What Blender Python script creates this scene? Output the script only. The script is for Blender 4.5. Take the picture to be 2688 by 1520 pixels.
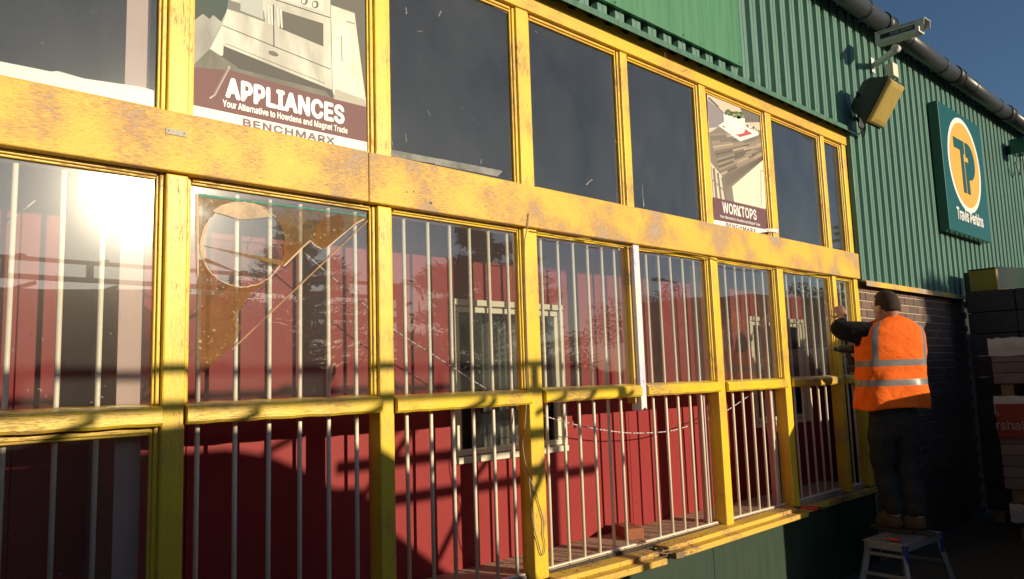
import bpy, bmesh, math, random
import numpy as np
from mathutils import Vector, Matrix, Quaternion
random.seed(7); rng=np.random.RandomState(3)
for o in list(bpy.data.objects): bpy.data.objects.remove(o)
SC=bpy.context.scene; COL=SC.collection
R=math.radians
# ---------------------------------------------------------------- camera
CYAW,CPITCH,CROLL=R(46.6),R(6.735),R(-1.875); FPX=2030.0; D=2.8; CZ=1.6
cf=Vector((math.cos(CPITCH)*math.cos(CYAW),math.cos(CPITCH)*math.sin(CYAW),math.sin(CPITCH)))
cr=Vector((math.sin(CYAW),-math.cos(CYAW),0)); cu=cr.cross(cf)
c_,s_=math.cos(CROLL),math.sin(CROLL); cr,cu=cr*c_+cu*s_,-cr*s_+cu*c_
CO=Vector((0,-D,CZ))
cam=bpy.data.cameras.new('camera'); camo=bpy.data.objects.new('camera',cam); COL.objects.link(camo)
cam.sensor_width=36; cam.lens=FPX/2688*36; cam.clip_start=.05; cam.clip_end=2000
camo.matrix_world=Matrix(((cr.x,cu.x,-cf.x,CO.x),(cr.y,cu.y,-cf.y,CO.y),(cr.z,cu.z,-cf.z,CO.z),(0,0,0,1)))
SC.camera=camo
def ray(x,y): return cf+cr*((x-1344)/FPX)-cu*((y-760)/FPX)
def onY(x,y,Y): d=ray(x,y); return CO+d*((Y+D)/d.y)      # photo pixel -> point on a plane parallel to the facade
def onZ(x,y,Z): d=ray(x,y); return CO+d*((Z-CZ)/d.z)
def onX(x,y,X): d=ray(x,y); return CO+d*(X/d.x)
def atd(x,y,t): return CO+ray(x,y)*t
# ---------------------------------------------------------------- light
SAZ,SEL=R(17.6),R(13.7)                                   # sun: from the right of the facade's normal, low
SUN=Vector((math.sin(SAZ)*math.cos(SEL),-math.cos(SAZ)*math.cos(SEL),math.sin(SEL)))
W=bpy.data.worlds.new('World'); SC.world=W; W.use_nodes=True
nt=W.node_tree; bg=nt.nodes['Background']; sky=nt.nodes.new('ShaderNodeTexSky'); sky.sky_type='NISHITA'
sky.sun_disc=False; sky.sun_elevation=SEL; sky.sun_rotation=math.pi-SAZ; sky.air_density=1.0; sky.dust_density=0.9; sky.ozone_density=4.0; sky.altitude=0
nt.links.new(sky.outputs[0],bg.inputs[0]); bg.inputs[1].default_value=.072
sl=bpy.data.lights.new('sun','SUN'); sl.energy=4.4; sl.angle=R(.53); sl.color=(1,.86,.62)
so=bpy.data.objects.new('sun',sl); COL.objects.link(so); so.rotation_euler=SUN.to_track_quat('Z','Y').to_euler(); so.location=(0,0,20)
vs=SC.view_settings; vs.view_transform='Standard'; vs.look='None'; vs.exposure=.2; vs.gamma=1; vs.use_curve_mapping=False
SHX=math.tan(SAZ); SHZ=math.tan(SEL)/math.cos(SAZ)       # shift of a shadow per metre towards the facade
# ---------------------------------------------------------------- materials
def mk(name):
    m=bpy.data.materials.new(name); m.use_nodes=True; t=m.node_tree; b=t.nodes['Principled BSDF']; return m,t,b
def N(t,kind,**kw):
    n=t.nodes.new('ShaderNode'+kind)
    for k,v in kw.items():
        if k.startswith('i_'):
            k=k[2:]; n.inputs[int(k) if k.isdigit() else k].default_value=v
        else: setattr(n,k,v)
    return n
def L(t,a,b): t.links.new(a,b)
def pos(t,sc=(1,1,1)):
    g=N(t,'NewGeometry'); mp=N(t,'Mapping'); mp.inputs['Scale'].default_value=sc; L(t,g.outputs['Position'],mp.inputs[0]); return mp.outputs[0]
def noise(t,vec,scale,detail=4,rough=.6,dist=0):
    n=N(t,'TexNoise'); n.inputs['Scale'].default_value=scale; n.inputs['Detail'].default_value=detail; n.inputs['Roughness'].default_value=rough; n.inputs['Distortion'].default_value=dist
    L(t,vec,n.inputs['Vector']); return n.outputs['Fac']
def ramp(t,v,a,b,ca=(0,0,0,1),cb=(1,1,1,1)):
    r=N(t,'ValToRGB'); r.color_ramp.elements[0].position=a; r.color_ramp.elements[1].position=b; r.color_ramp.elements[0].color=ca; r.color_ramp.elements[1].color=cb
    L(t,v,r.inputs[0]); return r.outputs[0]
def mix(t,f,a,b,mode='MIX'):
    m=N(t,'MixRGB',blend_type=mode)
    for s,v in ((0,f),(1,a),(2,b)):
        if hasattr(v,'is_linked') or hasattr(v,'links'): L(t,v,m.inputs[s])
        else: m.inputs[s].default_value=v if s==0 else (tuple(v)+(1,))[:4]
    return m.outputs[0]
def math_(t,op,a,b=0.0):
    m=N(t,'Math',operation=op)
    for s,v in ((0,a),(1,b)):
        if hasattr(v,'links'): L(t,v,m.inputs[s])
        else: m.inputs[s].default_value=v
    return m.outputs[0]
def bump(t,b,h,strength=.3,dist=.01):
    n=N(t,'Bump'); n.inputs['Strength'].default_value=strength; n.inputs['Distance'].default_value=dist; L(t,h,n.inputs['Height']); L(t,n.outputs[0],b.inputs['Normal'])
def plain(name,col,rough=.6,var=.15,scale=6,metal=0,spec=.5,bmp=0.0):
    m,t,b=mk(name); v=noise(t,pos(t),scale,5,.65)
    c=mix(t,v,tuple(x*(1-var) for x in col),tuple(min(1,x*(1+var)) for x in col)); L(t,c,b.inputs['Base Color'])
    b.inputs['Roughness'].default_value=rough; b.inputs['Metallic'].default_value=metal; b.inputs['Specular IOR Level'].default_value=spec
    if bmp: bump(t,b,noise(t,pos(t),scale*12,3),bmp,.004)
    return m
def paint(name,col,stretch,peel=.5,wood=(.33,.25,.20),rough=.42,crack=.35,seed=0.0):
    """old gloss paint over timber: grain stretched along the board, peeled patches with an edge, hairline cracks"""
    m,t,b=mk(name)
    p0=N(t,'NewGeometry').outputs['Position']
    off=N(t,'VectorMath',operation='ADD'); L(t,p0,off.inputs[0]); off.inputs[1].default_value=(seed,seed*.7,seed*1.3)
    mp=N(t,'Mapping'); mp.inputs['Scale'].default_value=stretch; L(t,off.outputs[0],mp.inputs[0]); g=mp.outputs[0]
    big=noise(t,off.outputs[0],3.2,3,.55); fine=noise(t,g,22,6,.72); hair=noise(t,g,60,3,.6,.4)
    tone=noise(t,g,5,4,.6)
    c=mix(t,tone,tuple(x*.86 for x in col),tuple(min(.95,x*1.1) for x in col))
    c=mix(t,ramp(t,big,.42,.62),c,(col[0]*.93,col[1]*.84,col[2]*1.3+.02))          # sun-bleached, chalky zones
    s=math_(t,'ADD',math_(t,'MULTIPLY',big,.5),math_(t,'MULTIPLY',fine,.68))
    pm=ramp(t,s,peel,peel+.018)
    c=mix(t,pm,c,mix(t,hair,tuple(x*.75 for x in wood),tuple(x*1.3 for x in wood)))
    ck=ramp(t,hair,crack-.05,crack,(1,1,1,1),(0,0,0,1))
    c=mix(t,math_(t,'MULTIPLY',ck,.75),c,(.10,.055,.02))
    near=math_(t,'MULTIPLY',ramp(t,s,peel-.10,peel-.01),ramp(t,noise(t,g,34,4,.7,.6),.50,.56)); c=mix(t,math_(t,'MULTIPLY',near,.55),c,(.22,.115,.04))
    L(t,c,b.inputs['Base Color'])
    L(t,mix(t,pm,(rough,)*3,(.85,)*3),b.inputs['Roughness'])
    h=math_(t,'SUBTRACT',math_(t,'MULTIPLY',fine,.5),math_(t,'ADD',math_(t,'MULTIPLY',pm,.8),math_(t,'MULTIPLY',ck,.8)))
    bump(t,b,h,.45,.004); return m
YEL=(.80,.50,.035)
M={}
M['beam']=paint('yellow_beam_paint',(.82,.49,.05),(1.3,6,24),.628,(.50,.39,.31),.5,.35)
M['post']=paint('yellow_post_paint',(.82,.56,.03),(9,9,1),.688,(.45,.30,.15),.38,.34,3.1)
M['rail']=paint('yellow_rail_paint',(.84,.58,.035),(1,9,10),.675,(.45,.32,.16),.32,.34,5.7)
M['sill']=paint('yellow_sill_paint',(.72,.46,.06),(1.2,6,6),.655,(.20,.15,.09),.55,.33,9.2)
M['header']=paint('yellow_header_paint',(.80,.50,.04),(1,7,7),.70,(.42,.3,.14),.4,.33,1.7)
M['white_wood']=paint('white_primed_timber',(.80,.77,.66),(8,8,1),.70,(.32,.24,.17),.6,.34,2.2)
M['bar']=plain('white_enamel_bars',(.88,.80,.64),.4,.12,30,0,.5)
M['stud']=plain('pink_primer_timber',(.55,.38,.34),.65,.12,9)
M['brown_shade_wood']=plain('brown_wood_side_shade',(.24,.15,.08),.7,.25,12)  # brown wood of the splinters; on the stud it paints the unlit side's shade
M['tile']=plain('quarry_tile',(.42,.30,.20),.75,.35,25,0,.4,.3)
M['lamp_glass']=None
def red_mat():
    m,t,b=mk('red_wall_paint'); v=noise(t,pos(t,(3,3,1)),4,5,.6)
    c=mix(t,v,(.245,.022,.023),(.305,.032,.031)); sp=ramp(t,noise(t,pos(t),38,2,.5),.715,.73); c=mix(t,sp,c,(.10,.02,.02)); L(t,c,b.inputs['Base Color']); b.inputs['Roughness'].default_value=.55; b.inputs['Specular IOR Level'].default_value=.25
    bump(t,b,noise(t,pos(t,(1,1,.2)),60,3),.12,.003); return m
M['red']=red_mat()
def clad_mat(name,col,rough=.45,var=.2):
    m,t,b=mk(name); p=pos(t,(9,9,.8)); v=noise(t,p,2.5,5,.65); d=noise(t,pos(t),1.1,4,.6)
    c=mix(t,v,tuple(x*(1-var) for x in col),tuple(x*(1+var) for x in col)); st_=noise(t,pos(t,(14,14,.35)),3,5,.7); c=mix(t,math_(t,'MULTIPLY',ramp(t,st_,.52,.75),.45),c,tuple(x*.45 for x in col)); c=mix(t,ramp(t,d,.45,.7),c,tuple(x*.82+.018 for x in col))
    sp=ramp(t,noise(t,pos(t,(1,1,.35)),55,2,.5),.70,.74); c=mix(t,math_(t,'MULTIPLY',sp,.6),c,(.03,.04,.03))
    L(t,c,b.inputs['Base Color']); L(t,ramp(t,v,.3,.7,(rough-.08,)*3+(1,),(rough+.15,)*3+(1,)),b.inputs['Roughness']); return m
M['clad']=clad_mat('green_cladding',(.100,.210,.160))
M['trim']=clad_mat('green_flashing',(.065,.165,.105),.4)
M['fascia']=clad_mat('green_fascia_panel',(.055,.205,.095),.4,.07)
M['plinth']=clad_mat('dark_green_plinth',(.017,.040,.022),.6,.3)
M['signgreen']=plain('sign_green',(.008,.085,.062),.18,.06,3)
M['signorange']=plain('sign_orange',(.86,.43,.035),.25,.03,3)
M['signwhite']=plain('sign_white',(.82,.82,.76),.3,.02,3)
M['black']=plain('black_plastic',(.016,.016,.017),.45,.3,9)
M['gutter']=plain('grey_gutter',(.045,.047,.05),.38,.35,5)
M['darkmetal']=plain('dark_metal',(.03,.028,.026),.5,.3,9)
M['alu']=plain('aluminium',(.26,.26,.26),.5,.25,14,.5)
M['cream']=plain('cream_plastic',(.72,.66,.50),.45,.06,8)
M['camgrey']=plain('camera_grey',(.62,.60,.55),.38,.06,8)
M['blueplastic']=plain('blue_plastic',(.01,.04,.20),.4,.1,8)
M['redrubber']=plain('red_rubber',(.50,.035,.015),.45,.1,20)
M['brasswire']=plain('yellow_wire',(.42,.27,.05),.5,.15,30)
M['greywire']=plain('weathered_cable',(.36,.27,.19),.6,.2,30)
def rope_mat():
    m,t,b=mk('pale_striped_rope'); w=N(t,'TexWave'); w.inputs['Scale'].default_value=9; L(t,pos(t),w.inputs[0])
    L(t,ramp(t,w.outputs['Fac'],.10,.16,(.18,.10,.22,1),(.62,.55,.52,1)),b.inputs['Base Color']); b.inputs['Roughness'].default_value=.7; return m
M['rope']=rope_mat()
def glass(name,refl=1.9,dust=.024,tint=(.965,.975,.97),haze=.011,hrough=.14,smear=.4):
    m=bpy.data.materials.new(name); m.use_nodes=True; t=m.node_tree
    for n in list(t.nodes):
        if n.type!='OUTPUT_MATERIAL': t.nodes.remove(n)
    out=t.nodes['Material Output']
    tr=N(t,'BsdfTransparent'); tr.inputs[0].default_value=tint+(1,)
    gl=N(t,'BsdfGlossy'); gl.inputs['Roughness'].default_value=.0; gl.inputs[0].default_value=(1,1,1,1)
    nz=noise(t,pos(t),.9,2,.4); bp=N(t,'Bump'); bp.inputs['Strength'].default_value=.12; bp.inputs['Distance'].default_value=.004; L(t,nz,bp.inputs['Height']); L(t,bp.outputs[0],gl.inputs['Normal'])
    fr=N(t,'Fresnel'); gb=N(t,'NewGeometry'); L(t,math_(t,'SUBTRACT',1.5,math_(t,'MULTIPLY',gb.outputs['Backfacing'],1.5-1/1.5)),fr.inputs['IOR'])
    f=math_(t,'MINIMUM',math_(t,'MULTIPLY',fr.outputs[0],refl),.96)
    a=N(t,'MixShader'); L(t,f,a.inputs[0]); L(t,tr.outputs[0],a.inputs[1]); L(t,gl.outputs[0],a.inputs[2])
    # grime: a greasy film that scatters a little and dust with streaks and specks
    g2=N(t,'BsdfGlossy'); g2.inputs['Roughness'].default_value=hrough; g2.inputs[0].default_value=(.9,.88,.82,1)
    b=N(t,'MixShader'); b.inputs[0].default_value=haze; L(t,a.outputs[0],b.inputs[1]); L(t,g2.outputs[0],b.inputs[2])
    df=N(t,'BsdfDiffuse'); df.inputs[0].default_value=(.55,.55,.52,1)
    n1=noise(t,pos(t,(1,1,.6)),2.3,6,.7); n2=noise(t,pos(t),70,2,.5); n3=noise(t,pos(t,(5,5,1)),14,4,.65,1.2)
    d=math_(t,'ADD',math_(t,'MULTIPLY',ramp(t,n1,.3,.75),dust),math_(t,'MULTIPLY',ramp(t,n2,.715,.76),smear*.6))
    d=math_(t,'ADD',d,math_(t,'MULTIPLY',ramp(t,n3,.68,.86),smear*.25)); d=math_(t,'ADD',d,dust*.7)
    c=N(t,'MixShader'); L(t,d,c.inputs[0]); L(t,b.outputs[0],c.inputs[1]); L(t,df.outputs[0],c.inputs[2])
    L(t,c.outputs[0],out.inputs[0]); return m
M['glass']=glass('dirty_window_glass')
M['glass_up']=glass('dirty_upper_glass',1.1,.032,(.93,.95,.95),.012,.13,.25)
M['glass_in']=glass('inner_window_glass',1.0,.015,(.9,.92,.91),.01,.1,.1)
def film_mat(name,col,lo,hi,spots=.3):
    m=bpy.data.materials.new(name); m.use_nodes=True; t=m.node_tree
    for n in list(t.nodes):
        if n.type!='OUTPUT_MATERIAL': t.nodes.remove(n)
    out=t.nodes['Material Output']; tr=N(t,'BsdfTransparent'); df=N(t,'BsdfDiffuse')
    n1=noise(t,pos(t),9,6,.7); n2=noise(t,pos(t),75,2,.5); n0=noise(t,pos(t),4,2,.5)
    c=mix(t,n1,tuple(x*.55 for x in col),tuple(min(1,x*1.35) for x in col)); c=mix(t,math_(t,'MULTIPLY',ramp(t,n2,.66,.72),spots*2),c,(.75,.62,.42)); L(t,c,df.inputs[0])
    f=N(t,'MixShader'); L(t,ramp(t,math_(t,'ADD',math_(t,'MULTIPLY',n1,.5),math_(t,'MULTIPLY',n0,.5)),.40,.58,(lo,)*3+(1,),(hi,)*3+(1,)),f.inputs[0]); L(t,tr.outputs[0],f.inputs[1]); L(t,df.outputs[0],f.inputs[2]); L(t,f.outputs[0],out.inputs[0]); return m
M['film_dark']=film_mat('stained_sticker',(.22,.108,.042),.55,.95)
M['film_pale']=film_mat('faded_sticker',(.26,.16,.07),.18,.82,.3)
M['film_cream']=film_mat('peeled_cream_film',(.70,.52,.36),.6,.95,.1)
M['film_teal']=film_mat('teal_film_edge',(.10,.36,.29),.6,.95,.1)
M['film_grey']=film_mat('grey_tape',(.36,.36,.34),.4,.75,.1)
M['film_line']=film_mat('old_glue_line',(.45,.27,.15),.45,.9,.1)
M['paper_strip']=plain('white_board_strip',(.88,.87,.82),.5,.06,12)
def brick_m(name,col):
    m,t,b=mk(name); oi=N(t,'ObjectInfo'); v=noise(t,pos(t),26,5,.7)
    c=mix(t,v,tuple(x*.6 for x in col),tuple(x*1.35 for x in col)); c2=mix(t,oi.outputs['Random'],(.72,.72,.78),(1.2,1.08,1.0)); c=mix(t,1.0,c,c2,'MULTIPLY'); L(t,c,b.inputs['Base Color']); b.inputs['Roughness'].default_value=.85; bump(t,b,v,.5,.006); return m
M['brick']=brick_m('brown_brick',(.175,.115,.095)); M['mortar']=plain('mortar',(.52,.43,.29),.9,.2,40,0,.2,.3)
M['block']=brick_m('dark_concrete_block',(.060,.046,.050)); M['paver']=brick_m('buff_paver',(.33,.24,.22)); M['redbrick']=brick_m('orange_brick',(.36,.13,.06))
M['wrap']=plain('cloudy_plastic_wrap',(.56,.50,.53),.25,.2,14)
M['wrapred']=plain('red_printed_wrap',(.30,.018,.012),.3,.1,9)
M['printwhite']=plain('printed_white',(.55,.5,.5),.4,.05,9)
M['wood']=plain('pallet_wood',(.28,.19,.11),.8,.25,14)
M['galv']=plain('galvanised_sheet',(.42,.46,.50),.4,.12,5,.6)
M['plate']=plain('painted_grey_plate',(.42,.38,.30),.6,.3,60)
M['dullyellow']=plain('dull_yellow_box',(.30,.19,.025),.6,.2,9)
M['asphalt']=plain('dusty_yard_surface',(.085,.072,.056),.9,.35,18,0,.3,.4)
M['dark_room']=plain('dark_room',(.035,.034,.033),.9,.1,2,0,.1)
M['soffit']=plain('dark_soffit',(.022,.024,.022),.9,.2,5,0,.2)
M['debris']=plain('dark_crumbs',(.06,.045,.03),.9,.5,60)
M['hedge']=plain('dark_hedge',(.030,.042,.018),.9,.5,3)
M['bark']=plain('bark',(.055,.038,.026),.9,.3,9)
M['cedar']=plain('cedar_needles',(.022,.036,.018),.8,.4,3)
M['leaf']=plain('broad_leaves',(.035,.055,.018),.8,.4,3)
M['tarp']=plain('dark_tarpaulin',(.05,.05,.045),.6,.3,4)
M['steel']=plain('rusty_steel',(.09,.055,.035),.7,.35,10)
M['skin']=plain('skin',(.50,.27,.19),.5,.08,25)
M['hair']=plain('short_dark_hair',(.048,.031,.020),.75,.5,90,0,.2,.5)
M['jumper']=plain('black_jumper',(.010,.010,.012),.9,.3,60,0,.15,.3)
M['trouser']=plain('dark_work_trousers',(.022,.024,.024),.85,.35,20,0,.2,.3)
M['boot']=plain('tan_boot',(.09,.055,.026),.7,.25,20); M['sole']=plain('boot_sole',(.05,.04,.03),.8,.2,20)
def cloth(name,col,var,scale,sc2,dist):
    m,t,b=mk(name); v=noise(t,pos(t),scale,5,.65); c=mix(t,v,tuple(x*(1-var) for x in col),tuple(min(1,x*(1+var)) for x in col)); L(t,c,b.inputs['Base Color']); b.inputs['Roughness'].default_value=.8; b.inputs['Specular IOR Level'].default_value=.2
    bump(t,b,noise(t,pos(t,(1,1,1.6)),sc2,3,.5,1.2),.4,dist); return m
M['hivis']=cloth('orange_hi_vis',(.92,.150,.012),.10,14,8,.035)
M['trouser']=cloth('dark_work_trousers',(.030,.032,.032),.35,20,8,.04); M['jumper']=cloth('black_jumper',(.010,.010,.012),.3,60,11,.03)
M['reflect']=plain('grey_reflective_tape',(.24,.22,.22),.35,.1,20,.1)
M['lens']=plain('amber_prismatic_glass',(.46,.33,.10),.16,.25,16)
M['text_dark']=plain('dark_print',(.13,.05,.065),.5,.03,5)
# ---------------------------------------------------------------- mesh helpers
class MB:
    def __init__(s): s.v=[]; s.f=[]; s.mi=[]
    def add(s,vs,fs,mi=0):
        o=len(s.v); s.v+= [tuple(v) for v in vs]; s.f+=[tuple(o+i for i in f) for f in fs]; s.mi+=[mi]*len(fs); return s
    def box(s,x0,x1,y0,y1,z0,z1,mi=0):
        return s.add([(x0,y0,z0),(x1,y0,z0),(x1,y1,z0),(x0,y1,z0),(x0,y0,z1),(x1,y0,z1),(x1,y1,z1),(x0,y1,z1)],
            [(0,3,2,1),(4,5,6,7),(0,1,5,4),(1,2,6,5),(2,3,7,6),(3,0,4,7)],mi)
    def tube(s,pts,r,n=8,mi=0,cap=True):
        pts=[Vector(p) for p in pts]; rs=r if isinstance(r,(list,tuple)) else [r]*len(pts)
        up=None; vs=[]; fs=[]
        for i,p in enumerate(pts):
            d=(pts[min(i+1,len(pts)-1)]-pts[max(i-1,0)]).normalized()
            if up is None: up=d.orthogonal().normalized()
            up=(up-d*up.dot(d)).normalized(); w=d.cross(up)
            for k in range(n):
                a=2*math.pi*k/n; vs.append(p+(up*math.cos(a)+w*math.sin(a))*rs[i])
        for i in range(len(pts)-1):
            for k in range(n): fs.append((i*n+k,i*n+(k+1)%n,(i+1)*n+(k+1)%n,(i+1)*n+k))
        if cap: fs.append(tuple(reversed(range(n)))); fs.append(tuple((len(pts)-1)*n+k for k in range(n)))
        return s.add(vs,fs,mi)
    def bar(s,a,b,w,h,mi=0,up=(0,0,1)):
        a=Vector(a); b=Vector(b); d=(b-a).normalized(); u=Vector(up); u=(u-d*u.dot(d)); u=u.normalized() if u.length>1e-4 else d.orthogonal().normalized(); r=d.cross(u)
        vs=[p+r*(i*w/2)+u*(j*h/2) for p in (a,b) for i,j in ((-1,-1),(1,-1),(1,1),(-1,1))]
        return s.add(vs,[(0,3,2,1),(4,5,6,7),(0,1,5,4),(1,2,6,5),(2,3,7,6),(3,0,4,7)],mi)
    def prism(s,poly,y0,y1,mi=0):           # outline in (x,z), given thickness in y
        n=len(poly); ar=sum(poly[i][0]*poly[(i+1)%n][1]-poly[(i+1)%n][0]*poly[i][1] for i in range(n))
        if ar<0: poly=poly[::-1]
        vs=[(x,y0,z) for x,z in poly]+[(x,y1,z) for x,z in poly]
        return s.add(vs,[tuple(range(n)),tuple(reversed(range(n,2*n)))]+[(i,i+n,(i+1)%n+n,(i+1)%n) for i in range(n)],mi)
    def build(s,name,mats,parent=None,bev=0,smooth=False,seg=2,kind=None):
        me=bpy.data.meshes.new(name); me.from_pydata(s.v,[],s.f)
        for m in (mats if isinstance(mats,(list,tuple)) else [mats]): me.materials.append(m)
        if any(s.mi): me.polygons.foreach_set('material_index',s.mi)
        bm=bmesh.new(); bm.from_mesh(me)
        if bev:
            bmesh.ops.bevel(bm,geom=[e for e in bm.edges if len(e.link_faces)==2 and e.calc_face_angle(0)>.5],offset=bev,segments=seg,profile=.5,affect='EDGES')
        bmesh.ops.recalc_face_normals(bm,faces=bm.faces); bm.to_mesh(me); bm.free()
        if smooth: me.polygons.foreach_set('use_smooth',[True]*len(me.polygons))
        return link(name,me,parent,kind)
def link(name,me,parent=None,kind=None):
    o=bpy.data.objects.new(name,me); COL.objects.link(o)
    if parent is not None: o.parent=parent; o.matrix_parent_inverse=parent.matrix_basis.inverted() if hasattr(parent,'matrix_basis') else Matrix()
    if kind: o['kind']=kind
    return o
def tag(o,label,cat,group=None):
    o['label']=label; o['category']=cat
    if group: o['group']=group
    return o
def thing(name,label,cat,loc=(0,0,0),group=None):
    o=bpy.data.objects.new(name,None); COL.objects.link(o); o.empty_display_size=.1; o.location=loc
    bpy.context.view_layer.update() if False else None
    return tag(o,label,cat,group)
def struct(o): o['kind']='structure'; return o
import os
try: FONT=bpy.data.fonts.load(os.path.join(bpy.utils.system_resource('DATAFILES'),'fonts','Inter.woff2'))   # Blender's own interface face
except Exception: FONT=None
CAP=[]
def cap_height():
    if not CAP:
        c=bpy.data.curves.new('t','FONT'); c.body='H'
        if FONT: c.font=FONT
        ob=bpy.data.objects.new('t',c); COL.objects.link(ob); bpy.context.view_layer.update()
        me=bpy.data.meshes.new_from_object(ob.evaluated_get(bpy.context.evaluated_depsgraph_get())); CAP.append(max(q.co.y for q in me.vertices))
        bpy.data.objects.remove(ob); bpy.data.meshes.remove(me); bpy.data.curves.remove(c)
    return CAP[0]
def text_mesh(s,width,height,bold=0.0,space=1.0):
    cu_=bpy.data.curves.new('t','FONT'); cu_.body=s; cu_.offset=bold; cu_.space_character=space; cu_.resolution_u=3
    if FONT: cu_.font=FONT
    ob=bpy.data.objects.new('t',cu_); COL.objects.link(ob); bpy.context.view_layer.update()
    me=bpy.data.meshes.new_from_object(ob.evaluated_get(bpy.context.evaluated_depsgraph_get()))
    v=np.array([q.co[:] for q in me.vertices]); f=[tuple(p.vertices) for p in me.polygons]
    bpy.data.objects.remove(ob); bpy.data.meshes.remove(me); bpy.data.curves.remove(cu_)
    cap=cap_height()
    x0,x1=v[:,0].min(),v[:,0].max(); v[:,0]=(v[:,0]-x0)/(x1-x0)*width; v[:,1]=v[:,1]/cap*height
    # overlapping strokes of a glyph must not share a plane: every face gets vertices and a hair of depth of its own
    vv=[];ff=[]
    for k,p in enumerate(f):
        o_=len(vv); vv+=[(v[i][0],v[i][1],(k%7)*.000006) for i in p]; ff.append(tuple(range(o_,o_+len(p))))
    return np.array(vv),ff
def put_text(parent,name,s,p0,p1,height,y,mat,bold=0,space=1.0,thick=0):
    """flat lettering on a plane y=const, baseline from p0 to p1 (both (x,z))"""
    w=math.hypot(p1[0]-p0[0],p1[1]-p0[1]); v,f=text_mesh(s,w,height,bold,space); a=math.atan2(p1[1]-p0[1],p1[0]-p0[0]); c,q=math.cos(a),math.sin(a)
    m=MB()
    offs=[(0,0)]+([(math.cos(k*math.pi/4)*height*.035*thick,math.sin(k*math.pi/4)*height*.035*thick) for k in range(8)] if thick else [])
    for k,(ox,oz) in enumerate(offs): m.add([(p0[0]+(x+ox)*c-(z+oz)*q,y-.00005*k-e_,p0[1]+(x+ox)*q+(z+oz)*c) for x,z,e_ in v],f)
    return m.build(name,mat,parent)
# ================================================================ SETTING
g=MB(); n=41; ext=700.0
def gx(i): t=(i/(n-1))*2-1; return math.copysign(abs(t)**2.2,t)*ext
g.add([(gx(i)+4,gx(j)-3,0) for j in range(n) for i in range(n)],[(j*n+i,j*n+i+1,(j+1)*n+i+1,(j+1)*n+i) for j in range(n-1) for i in range(n-1)])
struct(g.build('yard_ground',M['asphalt']))
struct(MB().box(-6,16,.70,9,.004,.03).build('indoor_floor',M['dark_room']))
struct(MB().box(-6,16,.03,9,5.05,5.12).build('ceiling',M['dark_room']))
struct(MB().box(-6,16,8.9,9.0,.03,5.05).build('back_wall',M['dark_room']))
struct(MB().box(-6,-5.9,.1,8.9,.03,5.05).build('side_wall',M['dark_room']))
struct(MB().box(15.9,16,.1,8.9,.03,5.05).build('end_wall',M['dark_room']))
# levels and post positions (metres) of the shopfront
ZB0,ZB1=2.382,2.603; ZR0,ZR1=1.482,1.550; ZH=3.580; ZHT=3.700; ZS=.625; LEDGE=.648
POSTS=[(-1.68,-1.60),(-.80,-.72),(.085,.160),(.962,1.040),(1.853,1.925),(2.742,2.833),(3.618,3.686),(4.472,4.556),(5.368,5.458),(6.296,6.363),(6.712,6.789)]
BAYS=[(POSTS[i][1],POSTS[i+1][0]) for i in range(len(POSTS)-1)]       # index 3 = first full bay seen... bays 2..9 in view
# ---------------------------------------------------------------- shopfront
shop=thing('timber_shopfront','long yellow timber shopfront with peeling paint, eight bays of panes and missing lower glass','shopfront')
for i,(a,b) in enumerate(POSTS):
    white=(i==6)
    if white: # lower part of this mullion has been cut out: bare white timber hangs from the beam
        MB().box(a,b,0,.085,ZB1+.002,ZH-.002).build('mullion',M['post'],shop,.005)
        m=MB(); m.prism([(a+.012,ZB0-.004),(b,ZB0-.004),(b,ZR0-.075),(b-.022,ZR0-.060),(a+.016,ZR0-.078)],-.016,.055); o=m.build('cut_mullion',M['white_wood'],shop,.004); o['label']='bare white cut-off mullion hanging below the beam'
        MB().box(a-.006,a+.011,.012,.07,ZR0-.035,ZB0-.003).build('mullion_backing',M['sill'],shop,.003)
        continue
    w=.0
    MB().box(a,b,0,.085,ZB1+.002,ZHT).build('mullion',M['post'],shop,.006)
    MB().box(a-(0.004 if i==5 else 0),b+.002,-.006,.085,ZS,ZB0-.002).build('post',M['post'],shop,.007)
# header and beam boards
MB().box(-1.68,6.815,-.012,.08,ZH,ZHT+.10).build('header',M['header'],shop,.004)
SEAM=1.795
for a,b in ((-1.75,SEAM-.0015),(SEAM+.0015,6.832)):
    MB().box(a,b,-.030,.075,ZB0,ZB1).build('beam_board',M['beam'],shop,.005)
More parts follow.
